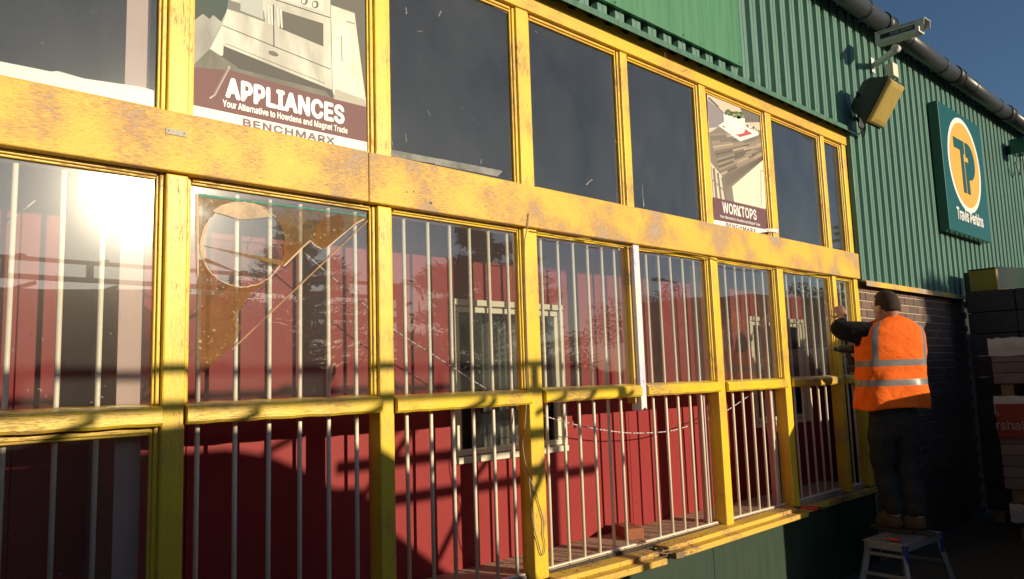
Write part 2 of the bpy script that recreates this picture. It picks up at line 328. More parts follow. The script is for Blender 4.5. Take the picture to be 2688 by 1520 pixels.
# small repair plate with screws on the beam
p0,p1=onY(435,333,-.03),onY(489,362,-.03)
pl=MB().box(p0.x,p1.x,-.0335,-.0302,p1.z+.001,p0.z-.004).build('repair_plate',M['plate'],shop,.001)
for x in (p0.x+.009,p1.x-.009):
    MB().tube([(x,-.0345,(p0.z+p1.z)/2),(x,-.0330,(p0.z+p1.z)/2)],.003,8).build('screw',M['darkmetal'],pl)
for px,py in ((1068,504),(1086,503),(1131,533)):
    q=onY(px,py,-.0305); MB().tube([(q.x,-.0312,q.z),(q.x,-.028,q.z)],.004 if px<1100 else .007,10).build('nail_hole',M['darkmetal'],shop)
def bead(x0,x1,z0,z1,mat,par,w=.017,y=.014,d=.022,sides='LRTB',nm='glazing_bead'):
    # stepped beads round an opening; each a mesh of its own
    def pr(poly): return poly
    e=.0008
    if 'L' in sides: MB().box(x0+e,x0+w,y,y+d,z0+e,z1-e).box(x0+w,x0+w*1.5,y+.010,y+d,z0+e,z1-e).build(nm,mat[0],par,.003)
    if 'R' in sides: MB().box(x1-w,x1-e,y,y+d,z0+e,z1-e).box(x1-w*1.6,x1-w,y+.010,y+d,z0+e,z1-e).build(nm,mat[0],par,.003)
    if 'T' in sides: MB().box(x0+w*1.6,x1-w*1.65,y,y+d,z1-w,z1-e).box(x0+w*1.6,x1-w*1.65,y+.010,y+d,z1-w*1.6,z1-w).build(nm,mat[1],par,.003)
    if 'B' in sides: MB().prism([(0,0)]*0+[(0,0),(1,0),(1,1),(0,1)],0,0) if False else MB().box(x0+w*1.6,x1-w*1.65,y-.006,y+d,z0+e,z0+w*.9).build(nm,mat[1],par,.004)
pane_names=[]
for i,(a,b) in enumerate(BAYS):
    # upper pane
    bead(a,b,ZB1,ZH,(M['post'],M['header']),shop)
    MB().box(a+.004,b-.004,.036,.040,ZB1+.004,ZH-.004).build('glass_pane',M['glass_up'],shop)
    # rail between the posts
    x0=a+.003; x1=b-.003
    if i==5: x1=b+.012
    if i==6: x0=a-.004+.012
    dz=[0,0,0,.0,-.006,.0,.0,-.003,.002,.0][i]
    m=MB(); prof=[(.060,ZR0+dz),(-.020,ZR0+.004+dz),(-.030,ZR0+.014+dz),(-.030,ZR1-.014+dz),(-.022,ZR1-.002+dz),(.0,ZR1+.004+dz),(.060,ZR1+.012+dz)]
    k=len(prof); ns=14; vs=[]
    for j in range(ns+1):
        x=x0+(x1-x0)*j/ns; q=.0015*math.sin(j*2.1+i)+.001*random.uniform(-1,1)
        vs+=[(x,y+q*(.6 if y<0 else 0),z+q) for y,z in prof]
    fs=[(j*k+e,j*k+(e+1)%k,(j+1)*k+(e+1)%k,(j+1)*k+e) for j in range(ns) for e in range(k)]+[tuple(reversed(range(k))),tuple(ns*k+e for e in range(k))]
    m.add(vs,fs).build('rail',M['rail'],shop)
    # middle pane
    bz1=ZB0
    bead(a,b,ZR1+.008,bz1,(M['post'],M['rail']),shop,sides='LRT' if i not in (5,) else 'LT',w=.015)
    gx1=b-.004; gx0=a+.004
    if i==6: gx0=a+.001
    MB().box(gx0,gx1,.036,.040,ZR1+.010,ZB0-.006).build('glass_pane',M['glass'],shop)
    if i<=2: # only the leftmost lower opening still has its glass
        MB().box(a+.004,b-.004,.036,.040,ZS+.03,ZR0-.012).build('glass_pane',M['glass'],shop)
        bead(a,b,ZS+.03,ZR0-.001,(M['post'],M['rail']),shop,sides='LRT')
# sill: two broken lengths, each an upper bead and a lower board
def sillpiece(x0,x1,tilt,skew0=0,skew1=0):
    def sl(x,z): return z+tilt*(x-x0)
    for nm,ya,yb,za,zb in (('sill_board',-.115,.03,.566,.600),('sill_bead',-.062,.03,.602,.628)):
        vs=[(x0+skew0*(y<0),y,sl(x0,z)) for y,z in ((ya,za),(yb,za),(yb,zb+.006),(ya,zb))]+[(x1+skew1*(y<0),y,sl(x1,z)) for y,z in ((ya,za),(yb,za),(yb,zb+.006),(ya,zb))]
        MB().add(vs,[(0,3,2,1),(4,5,6,7),(0,1,5,4),(1,2,6,5),(2,3,7,6),(3,0,4,7)]).build(nm,M['sill'],shop,.004)
sillpiece(-1.7,2.735,0); sillpiece(2.842,3.648,-.014,-.02,.018); sillpiece(3.735,5.36,.008,.02,0)
MB().box(5.366,6.80,-.02,.03,.568,.612).build('sill_board',M['sill'],shop,.005)
# ---------------------------------------------------------------- plinth wall, ledge, red wall
pw=thing('plinth_wall','dark green painted boarding under the yellow sill','wall')
xs=[-1.8,-.6,.62,1.84,3.08,4.305,5.52,6.79]
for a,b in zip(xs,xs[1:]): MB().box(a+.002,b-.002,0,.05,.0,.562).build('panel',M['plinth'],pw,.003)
MB().box(-1.8,6.79,.052,.40,.02,LEDGE-.03).build('core',M['mortar'],pw)
x=-1.7; i=0
while x<6.7:
    w=.148; MB().box(x,x+w,.045,.396,LEDGE-.028,LEDGE+random.uniform(-.001,.001)).build('tile',M['tile'],pw,.003,seg=1); x+=w+.005
MB().box(-1.75,6.72,.047,.394,LEDGE-.03,LEDGE-.006).build('grout',M['mortar'],pw)
rw=thing('red_inner_wall','dark red boarded wall just behind the barred shopfront, with two white windows','wall')
RY=.400; RT=2.58
WIN=[(2.557,3.432,1.178,2.046),(5.612,6.540,1.170,2.052)]
edges=[-1.8,-1.2,-.6,0,.6,1.2,1.84,2.557,3.432,4.03,4.62,5.12,5.612,6.54,7.2]
for a,b in zip(edges,edges[1:]):
    zz=[(LEDGE-.01,RT)]
    for (w0,w1,z0,z1) in WIN:
        if abs(a-w0)<.01: zz=[(LEDGE-.01,z0),(z1,RT)]
    for z0,z1 in zz: MB().box(a+.0015,b-.0015,RY,RY+.03,z0,z1).build('board',M['red'],rw,.002,seg=1)
MB().box(-1.8,2.557,RY+.032,RY+.05,.6,RT).box(3.432,5.612,RY+.032,RY+.05,.6,RT).box(6.54,7.2,RY+.032,RY+.05,.6,RT).build('backing',M['dark_room'],rw)
for (w0,w1,z0,z1) in WIN:
    w=thing('window','white framed window','window'); 
    for k in ('label','category'): del w[k]
    w.parent=rw; w['label']='white framed window set in the red wall'
    t_=.034
    MB().box(w0,w1,RY-.018,RY+.03,z1-t_,z1).build('frame_head',M['cream'],w,.004); MB().box(w0,w1,RY-.022,RY+.03,z0,z0+t_).build('frame_sill',M['cream'],w,.004)
    for a,b in ((w0,w0+t_),(w1-t_,w1)): MB().box(a,b,RY-.016,RY+.03,z0+t_+.001,z1-t_-.001).build('frame_jamb',M['cream'],w,.004)
    q=.03; i0=t_+.006
    MB().box(w0+i0,w1-i0,RY-.004,RY+.03,z1-i0-q,z1-i0).build('sash_rail',M['cream'],w,.003); MB().box(w0+i0,w1-i0,RY-.004,RY+.03,z0+i0,z0+i0+q).build('sash_rail',M['cream'],w,.003)
    for a,b in ((w0+i0,w0+i0+q),(w1-i0-q,w1-i0)): MB().box(a,b,RY-.003,RY+.03,z0+i0+q+.001,z1-i0-q-.001).build('sash_stile',M['cream'],w,.003)
    MB().box(w0+i0+q-.004,w1-i0-q+.004,RY+.010,RY+.014,z0+i0+q-.004,z1-i0-q+.004).build('pane',M['glass_in'],w)
    # net curtain folds in the room behind
    vs=[];fs=[]; nn=40
    for j in range(nn+1):
        x=w0+.42*(w1-w0)+(w1-w0)*.58*j/nn; yy=RY+.16+.018*math.sin(j*1.25)
        vs+=[(x,yy,z0-.02),(x,yy,z1+.02)]
    fs=[(2*j,2*j+2,2*j+3,2*j+1) for j in range(nn)]
    MB().add(vs,fs).build('curtain',plain('grey_curtain',(.20,.19,.16),.9,.2,4) if not bpy.data.materials.get('grey_curtain') else bpy.data.materials['grey_curtain'],w)
# studs behind the posts
FX0,FX1=.8425,.926
st=thing('timber_stud','pale pink primed timber stud standing behind the leftmost pane','stud')
MB().box(FX0,FX1,.085,.088,LEDGE+.002,3.9).build('front_face',M['stud'],st); MB().box(FX0,FX0+.003,.0885,.395,LEDGE+.002,3.9).build('side_face',M['brown_shade_wood'],st)  # side skin browner than the core: the unlit side's shade is in its colour
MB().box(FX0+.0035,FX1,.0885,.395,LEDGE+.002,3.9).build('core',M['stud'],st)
for (a,b),nm in ((POSTS[7],'the fifth'),(POSTS[8],'the sixth')):
    MB().box(a-.040,a-.004,.088,.140,LEDGE+.002,ZR0+.85).build('timber_stud',M['stud'])
    tag(bpy.data.objects[-1] if False else COL.objects[-1],'slim pinkish timber upright just left of %s yellow post behind the bars'%nm,'stud')
# ---------------------------------------------------------------- bars
bs=thing('security_bars','row of thin white vertical security bars behind the yellow shopfront','bars')
BARX=[[.25,.385,.512,.655,.775],[1.112,1.254,1.385,1.517,1.646,1.778],[2.039,2.171,2.299,2.424,2.553,2.680],[2.924,3.057,3.177,3.302,3.424,3.536],[3.848,3.979,4.103,4.232,4.363],[4.744,4.875,5.000,5.130,5.262],[5.622,5.756,5.888,6.020,6.149],[6.45,6.56,6.66]]
BY=.062
barme=None
for bi,xs_ in enumerate(BARX):
    a,b=BAYS[bi+2]
    for x in xs_:
        if bi==3 and x>3.53: pass
        top=ZB0-.028
        lean=random.uniform(-.004,.004)
        pts=[(x,BY,LEDGE+.008),(x+lean*.5,BY+random.uniform(-.002,.002),1.5),(x+lean,BY,top)]
        MB().tube(pts,.0090,10).build('bar',M['bar'],bs,smooth=True)
    MB().box(a+.01,b-.012,BY-.012,BY+.012,LEDGE+.001,LEDGE+.0085).build('foot_strip',M['bar'],bs,.001,seg=1)
    MB().box(a+.01,b-.012,BY-.004,BY+.012,ZB0-.030,ZB0-.020).build('head_strip',M['bar'],bs,.001,seg=1)
# ---------------------------------------------------------------- cladding, flashing, fascia
cw=thing('metal_clad_wall','green ribbed metal cladding above the shopfront and along the wall','wall')
PITCH=.1632; X0=6.785
def sheet(k0,k1,z0,z1,yb=.0):
    prof=[]
    for k in range(k0,k1):
        x=X0+k*PITCH; prof+=[(x,yb),(x+.014,yb-.032),(x+.046,yb-.032),(x+.048,yb-.029),(x+.060,yb-.029),(x+.062,yb-.032),(x+.098,yb-.032),(x+.112,yb)]
    prof.append((X0+k1*PITCH-.0006,yb))
    n_=len(prof); zs=np.linspace(z0,z1,4); vs=[(x,y,z) for z in zs for x,y in prof]
    MB().add(vs,[(j*n_+i,j*n_+i+1,(j+1)*n_+i+1,(j+1)*n_+i) for j in range(3) for i in range(n_-1)]).build('cladding_sheet',M['clad'],cw)
EAVE=4.86
for k in range(0,56,7): sheet(k,k+7,2.372,EAVE,-.012)
for k in range(-56,0,7): sheet(k,k+7,3.70,EAVE,-.012)
MB().box(X0-56*PITCH,6.79,.002,.028,3.78,EAVE+.18).box(6.80,X0+56*PITCH,.002,.028,2.38,EAVE+.18).build('lining',M['dark_room'],cw)
# lip flashing over the shopfront and the drip trim over the brickwork
m=MB(); prof=[(-.010,3.735),(-.086,3.712),(-.089,3.672),(-.086,3.672),(-.083,3.708),(-.010,3.728)]
k=len(prof); 
for a,b in ((-2.4,1.2),(1.203,4.1),(4.103,6.835)):
    MB().add([(x,y,z) for x in (a,b) for y,z in prof],[(e,(e+1)%k,k+(e+1)%k,k+e) for e in range(k)]+[tuple(reversed(range(k))),tuple(range(k,2*k))]).build('flashing',M['trim'],cw)
MB().box(6.795,6.818,-.046,.004,2.36,3.70).build('corner_trim',M['trim'],cw,.003)
MB().add([(x,y,z) for x in (6.80,9.62) for y,z in ((.0,2.372),(-.075,2.366),(-.078,2.318),(-.072,2.318),(-.069,2.358),(.0,2.364))],[(e,(e+1)%6,6+(e+1)%6,6+e) for e in range(6)]+[(5,4,3,2,1,0),(6,7,8,9,10,11)]).build('drip_trim',M['galv'] if False else M['beam'],cw)
fb=onY(1948.6,175.5,-.075)
fs_=thing('fascia_panel','large flat blank green fascia panel above the windows','sign panel')
for a,b in ((-.62,1.22),(1.223,3.07),(3.073,fb.x)): MB().box(a,b,-.075,-.052,fb.z,4.62).build('panel',M['fascia'],fs_,.002)
for x in (3.5,4.2,4.9): MB().tube([(x,-.079,fb.z+.02),(x,-.074,fb.z+.02)],.006,8).build('rivet',M['darkmetal'],fs_)
# eaves: soffit gap, roof edge, gutter
rf=thing('roof_edge','dark overhanging roof edge behind the gutter','roof')
MB().box(-3,16,-.13,.6,EAVE+.13,EAVE+.20).build('roof_sheet',M['soffit'],rf); MB().box(-3,16,-.046,.0,EAVE+.002,EAVE+.128).build('eaves_board',M['soffit'],rf)
for i_ in range(60):
    x=-1+i_*.24+random.uniform(-.05,.05); MB().box(x,x+random.uniform(.02,.07),-.056,-.047,EAVE-.012,EAVE+.004).build('foam_filler',M['galv'],rf)
gt=thing('roof_gutter','round dark grey gutter running along the eaves','gutter'); GY,GZ,GR=-.175,4.86,.088
xs_=np.arange(-2.5,15.6,2.0)
for a,b in zip(xs_,xs_[1:]): MB().tube([(a+.002,GY,GZ),(b-.002,GY,GZ)],GR,24).build('gutter_length',M['gutter'],gt,smooth=False)
for x in xs_[1:-1]:
    MB().tube([(x-.07,GY,GZ),(x+.07,GY,GZ)],GR+.009,24).build('union_joint',M['black'],gt)
    for d in (-.085,.085): MB().tube([(x+d-.012,GY,GZ),(x+d+.012,GY,GZ)],GR+.014,24).build('joint_rib',M['black'],gt)
for x in np.arange(-2,15.4,1.0):
    MB().tube([(x-.012,GY,GZ),(x+.012,GY,GZ)],GR+.005,24).build('bracket',M['black'],gt)
    MB().bar((x,GY+.02,GZ-.06),(x,-.045,EAVE+.06),.02,.006).build('bracket_arm',M['black'],gt)
for o in gt.children:
    me=o.data; me.polygons.foreach_set('use_smooth',[len(p.vertices)==4 for p in me.polygons])
# ---------------------------------------------------------------- brick wall at the end
bw=thing('brick_wall','brown brick wall below the cladding behind the man in orange','wall')
BX0,BX1=6.815,9.60; CH,BL=.0755,.2250; JT=.010; cnt=0; extra=MB()
MB().box(BX0,BX1,.004,.11,0,2.366).build('mortar',M['mortar'],bw)
meshes=[]
for i_ in range(6):
    m=MB().box(-(BL-JT)/2,(BL-JT)/2,-.004,.02,-(CH-JT)/2,(CH-JT)/2); o=m.build('brick',M['brick'],None,.0025,seg=1); meshes.append(o.data); bpy.data.objects.remove(o)
half=MB().box(-(BL/2-JT)/2,(BL/2-JT)/2,-.004,.02,-(CH-JT)/2,(CH-JT)/2).build('brick',M['brick'],None,.0025,seg=1); hm=half.data; bpy.data.objects.remove(half)
lst=[]
for r_ in range(31):
    z=CH*(r_+.5)+.01; x=BX0+.006+(BL/2 if r_%2 else 0)
    if r_%2: lst.append((BX0+.006+BL/4-.003,z,True))
    while x+BL<=BX1+.02:
        if x+BL<=BX1: lst.append((x+BL/2,z,False))
        x+=BL
    if BX1-(x)>.05 and r_%2==0 or (BX1-x>.08): lst.append((x+BL/4,z,True))
lst.sort(key=lambda e:-e[1])
for j,(x,z,h) in enumerate(lst):
    if j<300:
        o=bpy.data.objects.new('brick',hm if h else meshes[j%6]); COL.objects.link(o); o.parent=bw; o.location=(x,random.uniform(-.0015,.0015),z)
    else:
        w=(BL/2-JT)/2 if h else (BL-JT)/2; extra.box(x-w,x+w,-.004,.02,z-(CH-JT)/2,z+(CH-JT)/2)
if extra.v: extra.build('low_brick_courses',M['brick'],bw,kind='stuff')
MB().box(BX1+.004,16,.25,.35,0,2.366).build('recessed_wall',M['dark_room'],bw)
# ---------------------------------------------------------------- logo sign
sg=thing('logo_sign','square green sign with an orange disc and white ring on the cladding','sign')
SX0,SX1,SZ0,SZ1,SY=8.875,10.295,3.03,4.445,-.15
MB().box(SX0,SX1,SY,-.046,SZ0,SZ1).build('sign_box',M['signgreen'],sg,.006)
cx,cz=SX0+.50*(SX1-SX0),SZ0+.575*(SZ1-SZ0)
def disc(cx,cz,r,y0,y1,mat,name,par,n=64): return MB().prism([(cx+r*math.cos(2*math.pi*k/n),cz+r*math.sin(2*math.pi*k/n)) for k in range(n)],y0,y1).build(name,mat,par)
disc(cx,cz,.545,SY-.003,SY-.0005,M['signwhite'],'ring',sg); disc(cx,cz,.487,SY-.006,SY-.0035,M['signorange'],'disc',sg)
def gl(name,poly,mat,y): return MB().prism([(cx+a,cz+b) for a,b in poly],y-.0025,y).build(name,mat,sg)
yl=SY-.0065
gl('letter_t',[(-.335,.275),(.010,.275),(.010,-.005+.13),(-.035,.13),(-.035,-.33),(-.135,-.33),(-.135,.155),(-.335,.155)],M['signgreen'],yl)
arc=lambda r,a0,a1,c,n=14:[(c[0]+r*math.cos(R(a0+(a1-a0)*k/n)),c[1]+r*math.sin(R(a0+(a1-a0)*k/n))) for k in range(n+1)]
pp=[(.045,.275),(.13,.275)]+arc(.215,90,-90,(.13,.06))+[(.095,-.155),(.095,-.33),(-.005,-.33),(-.005,.045),(.12,.045),(.12,.10),(.045,.10)]
gl('letter_p',pp,M['signgreen'],yl)
put_text(sg,'lettering','Travis Perkins',(SX0+.27,SZ0+.155),(SX0+1.165,SZ0+.155),.125,SY-.004,M['signwhite'],0,1.0,1.3)
# ---------------------------------------------------------------- CCTV camera, box, floodlight
cc=thing('cctv_camera','grey bracket-mounted CCTV camera under the gutter','camera')
base=Vector((7.46,-.044,4.50)); joint=Vector((7.19,-.36,4.485))
MB().box(base.x-.035,base.x+.035,-.052,-.044,4.415,4.565).build('wall_plate',M['camgrey'],cc,.004)
br=MB(); br.bar(base+Vector((0,-.006,-.02)),joint+Vector((0,0,-.02)),.045,.05); br.build('bracket_arm',M['camgrey'],cc,.006)
MB().tube([joint+Vector((-.03,0,-.01)),joint+Vector((.03,0,-.01))],.034,14).build('swivel_joint',M['camgrey'],cc)
axis=(Vector((6.965,-.665,4.475))-Vector((6.985,-.28,4.495))); axis=axis.normalized(); up=(Vector((0,0,1))-axis*axis.z).normalized(); side=axis.cross(up)
cc_c=Vector((7.06,-.45,4.545)); 
def cbox(name,a0,a1,s0,s1,u0,u1,mat,bev=.006,par=None):
    vs=[cc_c+axis*a+side*s+up*u for a in (a0,a1) for s,u in ((s0,u0),(s1,u0),(s1,u1),(s0,u1))]
    return MB().add(vs,[(0,3,2,1),(4,5,6,7),(0,1,5,4),(1,2,6,5),(2,3,7,6),(3,0,4,7)]).build(name,mat,par or cc,bev)
cbox('housing',-.20,.17,-.060,.060,-.055,.05,M['camgrey'],.014)
cbox('visor',-.20,.235,-.066,.066,.048,.056,M['camgrey'],.003); 
for s in (-1,1): cbox('visor_side',.150,.228,s*.064-.002,s*.064+.002,-.01,.048,M['camgrey'],.001)
fr=cbox('front_bezel',.171,.182,-.056,.056,-.050,.044,M['signwhite'],.004); cbox('lens_window',.1825,.185,-.043,.043,-.038,.033,M['black'],.001,fr)
for s in (-1,1):
    lb=cbox('label_strip',-.15,.15,s*.0605-.0008,s*.0605+.0008,-.022,.020,M['black'],0)
def on_cam(s,a0,a1,u0,h,side_s,mat,nm):
    v,f=text_mesh(s,abs(a1-a0),h,0); sg_=1 if a1>a0 else -1
    MB().add([cc_c+axis*(a0+sg_*x)+side*(side_s*.0625)+up*(u0+z) for x,z,_ in v],f).build(nm,mat,cc)
# the side of the housing that faces the photographer carries the print
ss=1 if (side.dot(CO-cc_c)>0) else -1
on_cam('01582 402000',-.06 if (axis.dot(cr)>0) else .13,.13 if (axis.dot(cr)>0) else -.06,-.010,.022,ss,M['signwhite'],'phone_number')
on_cam('CS',-.17 if (axis.dot(cr)>0) else .17,-.12 if (axis.dot(cr)>0) else .12,.028,.016,ss,M['redrubber'],'red_mark')
jb=thing('junction_box','small cream junction box between the CCTV camera and the floodlight','junction box')
MB().box(7.735,7.855,-.115,-.045,4.44,4.57).build('box',M['cream'],jb,.008); MB().box(7.732,7.858,-.135,-.1165,4.437,4.573).build('lid',M['cream'],jb,.006)
fl=thing('floodlight','big dark floodlight with amber ribbed lens on the cladding','floodlight')
FT=[onY(2322.7,216.3,-.44),onY(2357.3,236.5,-.44),onY(2317.9,318.3,-.22),onY(2279.4,307.7,-.22)]
fa=Vector((0,-.83,-.55)).normalized(); fup=(Vector((0,0,1))-fa*fa.z).normalized(); fsd=fup.cross(fa)
fc=sum(FT,Vector())/4
def fq(w,h,d,c=fc): return [c+fsd*(i*w/2)+fup*(j*h/2)+fa*d for i,j in ((-1,-1),(1,-1),(1,1),(-1,1))]
def loft(rings,name,mat,par,bev=0,caps=True,smooth=False):
    k=len(rings[0]); vs=[v for r in rings for v in r]
    fs=[(j*k+e,j*k+(e+1)%k,(j+1)*k+(e+1)%k,(j+1)*k+e) for j in range(len(rings)-1) for e in range(k)]
    if caps: fs+=[tuple(reversed(range(k))),tuple((len(rings)-1)*k+e for e in range(k))]
    return MB().add(vs,fs).build(name,mat,par,bev,smooth)
FW,FH=.31,.40
loft([fq(FW*.62,FH*.55,-.22),fq(FW*.8,FH*.78,-.16),fq(FW,FH,-.012)],'housing',M['darkmetal'],fl,.01)
loft([fq(FW*1.04,FH*1.04,-.014),fq(FW*1.04,FH*1.04,.006)],'rim',M['darkmetal'],fl,.004)
rings=[]
for d,sx,sz in ((.007,.98,.98),(.028,.97,.96),(.044,.90,.90),(.052,.7,.72)): rings.append(fq(FW*sx,FH*sz,d))
loft(rings,'lens',M['lens'],fl,.006)
bk=fc-fa*.2
wallp=Vector((fc.x+.20,-.05,fc.z-.02))
MB().box(wallp.x-.06,wallp.x+.06,-.056,-.045,wallp.z-.09,wallp.z+.09).build('wall_plate',M['darkmetal'],fl,.003)
for s in (-1,1): MB().bar(bk+fsd*s*.13,wallp+Vector((s*.05,0,-.03)),.012,.04).build('bracket_arm',M['darkmetal'],fl,.002)
def catenary(a,b,sag,n=16,jit=0): 
    a=Vector(a);b=Vector(b); return [a.lerp(b,k/n)+Vector((random.uniform(-jit,jit),random.uniform(-jit,jit)*.5,-sag*4*(k/n)*(1-k/n))) for k in range(n+1)]
MB().tube(catenary(bk+Vector((0,0,-.1)),wallp+Vector((.04,.0,-.07)),.12),.006,6).build('cable',M['black'],fl,smooth=True)
MB().tube(catenary(bk+Vector((0.03,0,-.12)),wallp+Vector((-.04,.0,-.08)),.16),.005,6).build('cable',M['black'],fl,smooth=True)
# far bulkhead light, half out of the picture
bl=thing('bulkhead_light','small dark floodlight on the cladding at the far right edge','floodlight')
q=onY(2668,390,-.16); MB().box(q.x-.16,q.x+.10,-.30,-.12,q.z-.10,q.z+.10).build('housing',M['signgreen'],bl,.012)
MB().box(q.x-.03,q.x+.03,-.12,-.045,q.z-.06,q.z+.06).build('wall_mount',M['darkmetal'],bl,.004); MB().box(q.x-.14,q.x+.08,-.318,-.302,q.z-.085,q.z+.085).build('lens',M['lens'],bl,.005)
MB().tube(catenary((q.x,-.2,q.z-.1),(q.x+.35,-.06,q.z-.1),.22),.012,6).build('cable',M['alu'],bl,smooth=True)
# ================================================================ posters
def pmap(x0,y0,sc,Y): return lambda x,y:(lambda q:(q.x,q.z))(onY(x0+x/sc,y0+y/sc,Y))
def flat_poly(parent,name,pts,P,y,mat):
    return MB().prism([P(*p) for p in pts],y-.0002,y+.0001).build(name,mat,parent)
pm={}
def pc(col,rough=.62):
    key=tuple(round(c,3) for c in col)
    if key in ((.6,.575,.49),(.74,.70,.56),(.36,.355,.32),(.17,.165,.13)) and key not in pm:
        m,t,b=mk('print_shaded_%d'%len(pm)); v=noise(t,pos(t,(3.2,1,1.1)),2.6,4,.6,.6); L(t,ramp(t,v,.36,.64,tuple(x*.74 for x in col)+(1,),tuple(min(.9,x*1.15) for x in col)+(1,)),b.inputs['Base Color']); b.inputs['Roughness'].default_value=rough; pm[key]=m
    if key not in pm: pm[key]=plain('print_%d'%len(pm),col,rough,.05,20)
    return pm[key]
def seg(a,b,w):
    d=Vector((b[0]-a[0],b[1]-a[1])).normalized()*w/2; return [(a[0]-d.y,a[1]+d.x),(b[0]-d.y,b[1]+d.x),(b[0]+d.y,b[1]-d.x),(a[0]+d.y,a[1]-d.x)]
PY=.0325
po=thing('appliances_poster','large poster of a steel range cooker with a maroon APPLIANCES band','poster')
P=pmap(460,0,3.308,PY)
ax0,ax1=1.0465,1.835; 
MB().prism([(ax0,ZB1+.020),(ax1,ZB1+.020),(ax1,ZH-.03),(ax0,ZH-.03)],PY,PY+.0016).build('sheet',pc((.36,.355,.32)),po)
lay=[0]
def pp_(pts,col,nm):
    lay[0]+=1; o=MB().prism([P(*p) for p in pts],PY-.00008*lay[0]-.00005,PY-.00008*lay[0]+.00001).build(nm,pc(col),po); return o
TOPZ=-420   # content carries on above the picture's edge
pp_([(150,TOPZ),(560,TOPZ),(470,0),(440,110),(400,190),(330,130),(300,165),(240,120),(200,150),(160,180),(146,190)],(.035,.06,.05),'dark_wall')
pp_([(1350,TOPZ),(1690,TOPZ),(1690,900),(1640,830),(1560,110),(1345,40)],(.11,.10,.085),'wall_tone')
pp_([(300,425),(135,585),(360,605),(480,615),(1370,862),(1370,780),(420,395)],(.17,.165,.13),'floor')
pp_([(420,400),(405,490),(560,600),(1300,790),(1370,860),(1372,780)],(.075,.07,.058),'floor_shade')
pp_([(410,215),(300,425),(395,485),(415,480),(428,240)],(.66,.63,.55),'cabinet')
pp_([(520,TOPZ),(455,70),(410,215),(425,400),(1362,782),(1347,150),(1345,TOPZ)],(.60,.575,.49),'cooker')
pp_([(520,TOPZ),(480,5),(770,95),(780,192),(560,112),(450,78),(500,TOPZ)],(.17,.17,.145),'oven_door')
pp_([(570,-60),(760,-5),(765,172),(565,92)],(.42,.44,.40),'oven_glass')
pp_([(930,95),(1285,205),(1286,405),(905,245)],(.10,.095,.075),'oven_glass')
pp_([(960,-200),(1285,-110),(1287,102),(960,8)],(.66,.62,.52),'control_panel')
for kx,ky in ((1215,40),(1120,10)):
    pp_([(kx+30*math.cos(a*.5236),ky+34*math.sin(a*.5236)) for a in range(12)],(.10,.09,.08),'knob'); pp_([(kx-6+17*math.cos(a*.5236),ky+24*math.sin(a*.5236)) for a in range(12)],(.7,.66,.58),'knob_cap')
for a,b,w in (((412,222),(1348,602),6),((852,40),(857,408),9),((440,380),(1300,725),3),((858,-5),(1345,155),7)): pp_(seg(a,b,w),(.06,.055,.05),'line')
for x0_ in (805,832,885,915): pp_(seg((x0_,45+(x0_-805)*.35),(x0_+10,210+(x0_-805)*.3),15),(.70,.67,.60),'handle'); 
pp_([(852+44*math.cos(a*.5236)*1,466+20*math.sin(a*.5236)+14*math.cos(a*.5236)) for a in range(12)],(.14,.13,.11),'badge')
pp_([(1350,45),(1555,120),(1652,868),(1655,930),(1385,862),(1365,800)],(.74,.70,.56),'tall_cabinet')
pp_([(1388,772),(1648,868),(1655,930),(1372,862)],(.44,.41,.33),'cabinet_foot')
for a,b,w in (((1440,312),(1446,535),11),((1482,185),(1560,210),12)): pp_(seg(a,b,w),(.34,.28,.24),'handle')
pp_([(128,582),(480,612),(1370,860),(1668,932),(1692,1242),(115,906)],(.165,.068,.070),'maroon_band')
pp_([(115,906),(1692,1242),(1692,1345),(110,1010)],(.84,.83,.78),'white_band')
pp_(seg((470,575),(335,830),24),(.42,.33,.31),'crease'); pp_(seg((455,590),(325,835),7),(.13,.08,.08),'crease_shadow'); pp_(seg((335,830),(296,856),12),(.6,.5,.46),'crease')
yt=PY-.00008*(lay[0]+2)
def ptext(par,P,nm,s,a,b,h,y,mat,bold,space=1.0,thick=0):
    A=P(*a);B=P(*b); zz=(A[1]+B[1])/2; mid=((a[0]+b[0])/2,(a[1]+b[1])/2); hh=abs(P(mid[0],mid[1]-h)[1]-P(*mid)[1])
    return put_text(par,nm,s,(A[0],zz),(B[0],zz),hh,y,mat,bold,space,thick)
ptext(po,P,'heading','APPLIANCES',(445,842),(1458,1068),150,yt,M['signwhite'],0,1.06,2.0)
ptext(po,P,'slogan','Your Alternative to Howdens and Magnet Trade',(410,922),(1492,1162),52,yt,M['signwhite'],0,1.03,.9)
ptext(po,P,'name','BENCHMARX',(588,1092),(1378,1257),58,yt,M['text_dark'],0,1.1,2.0)
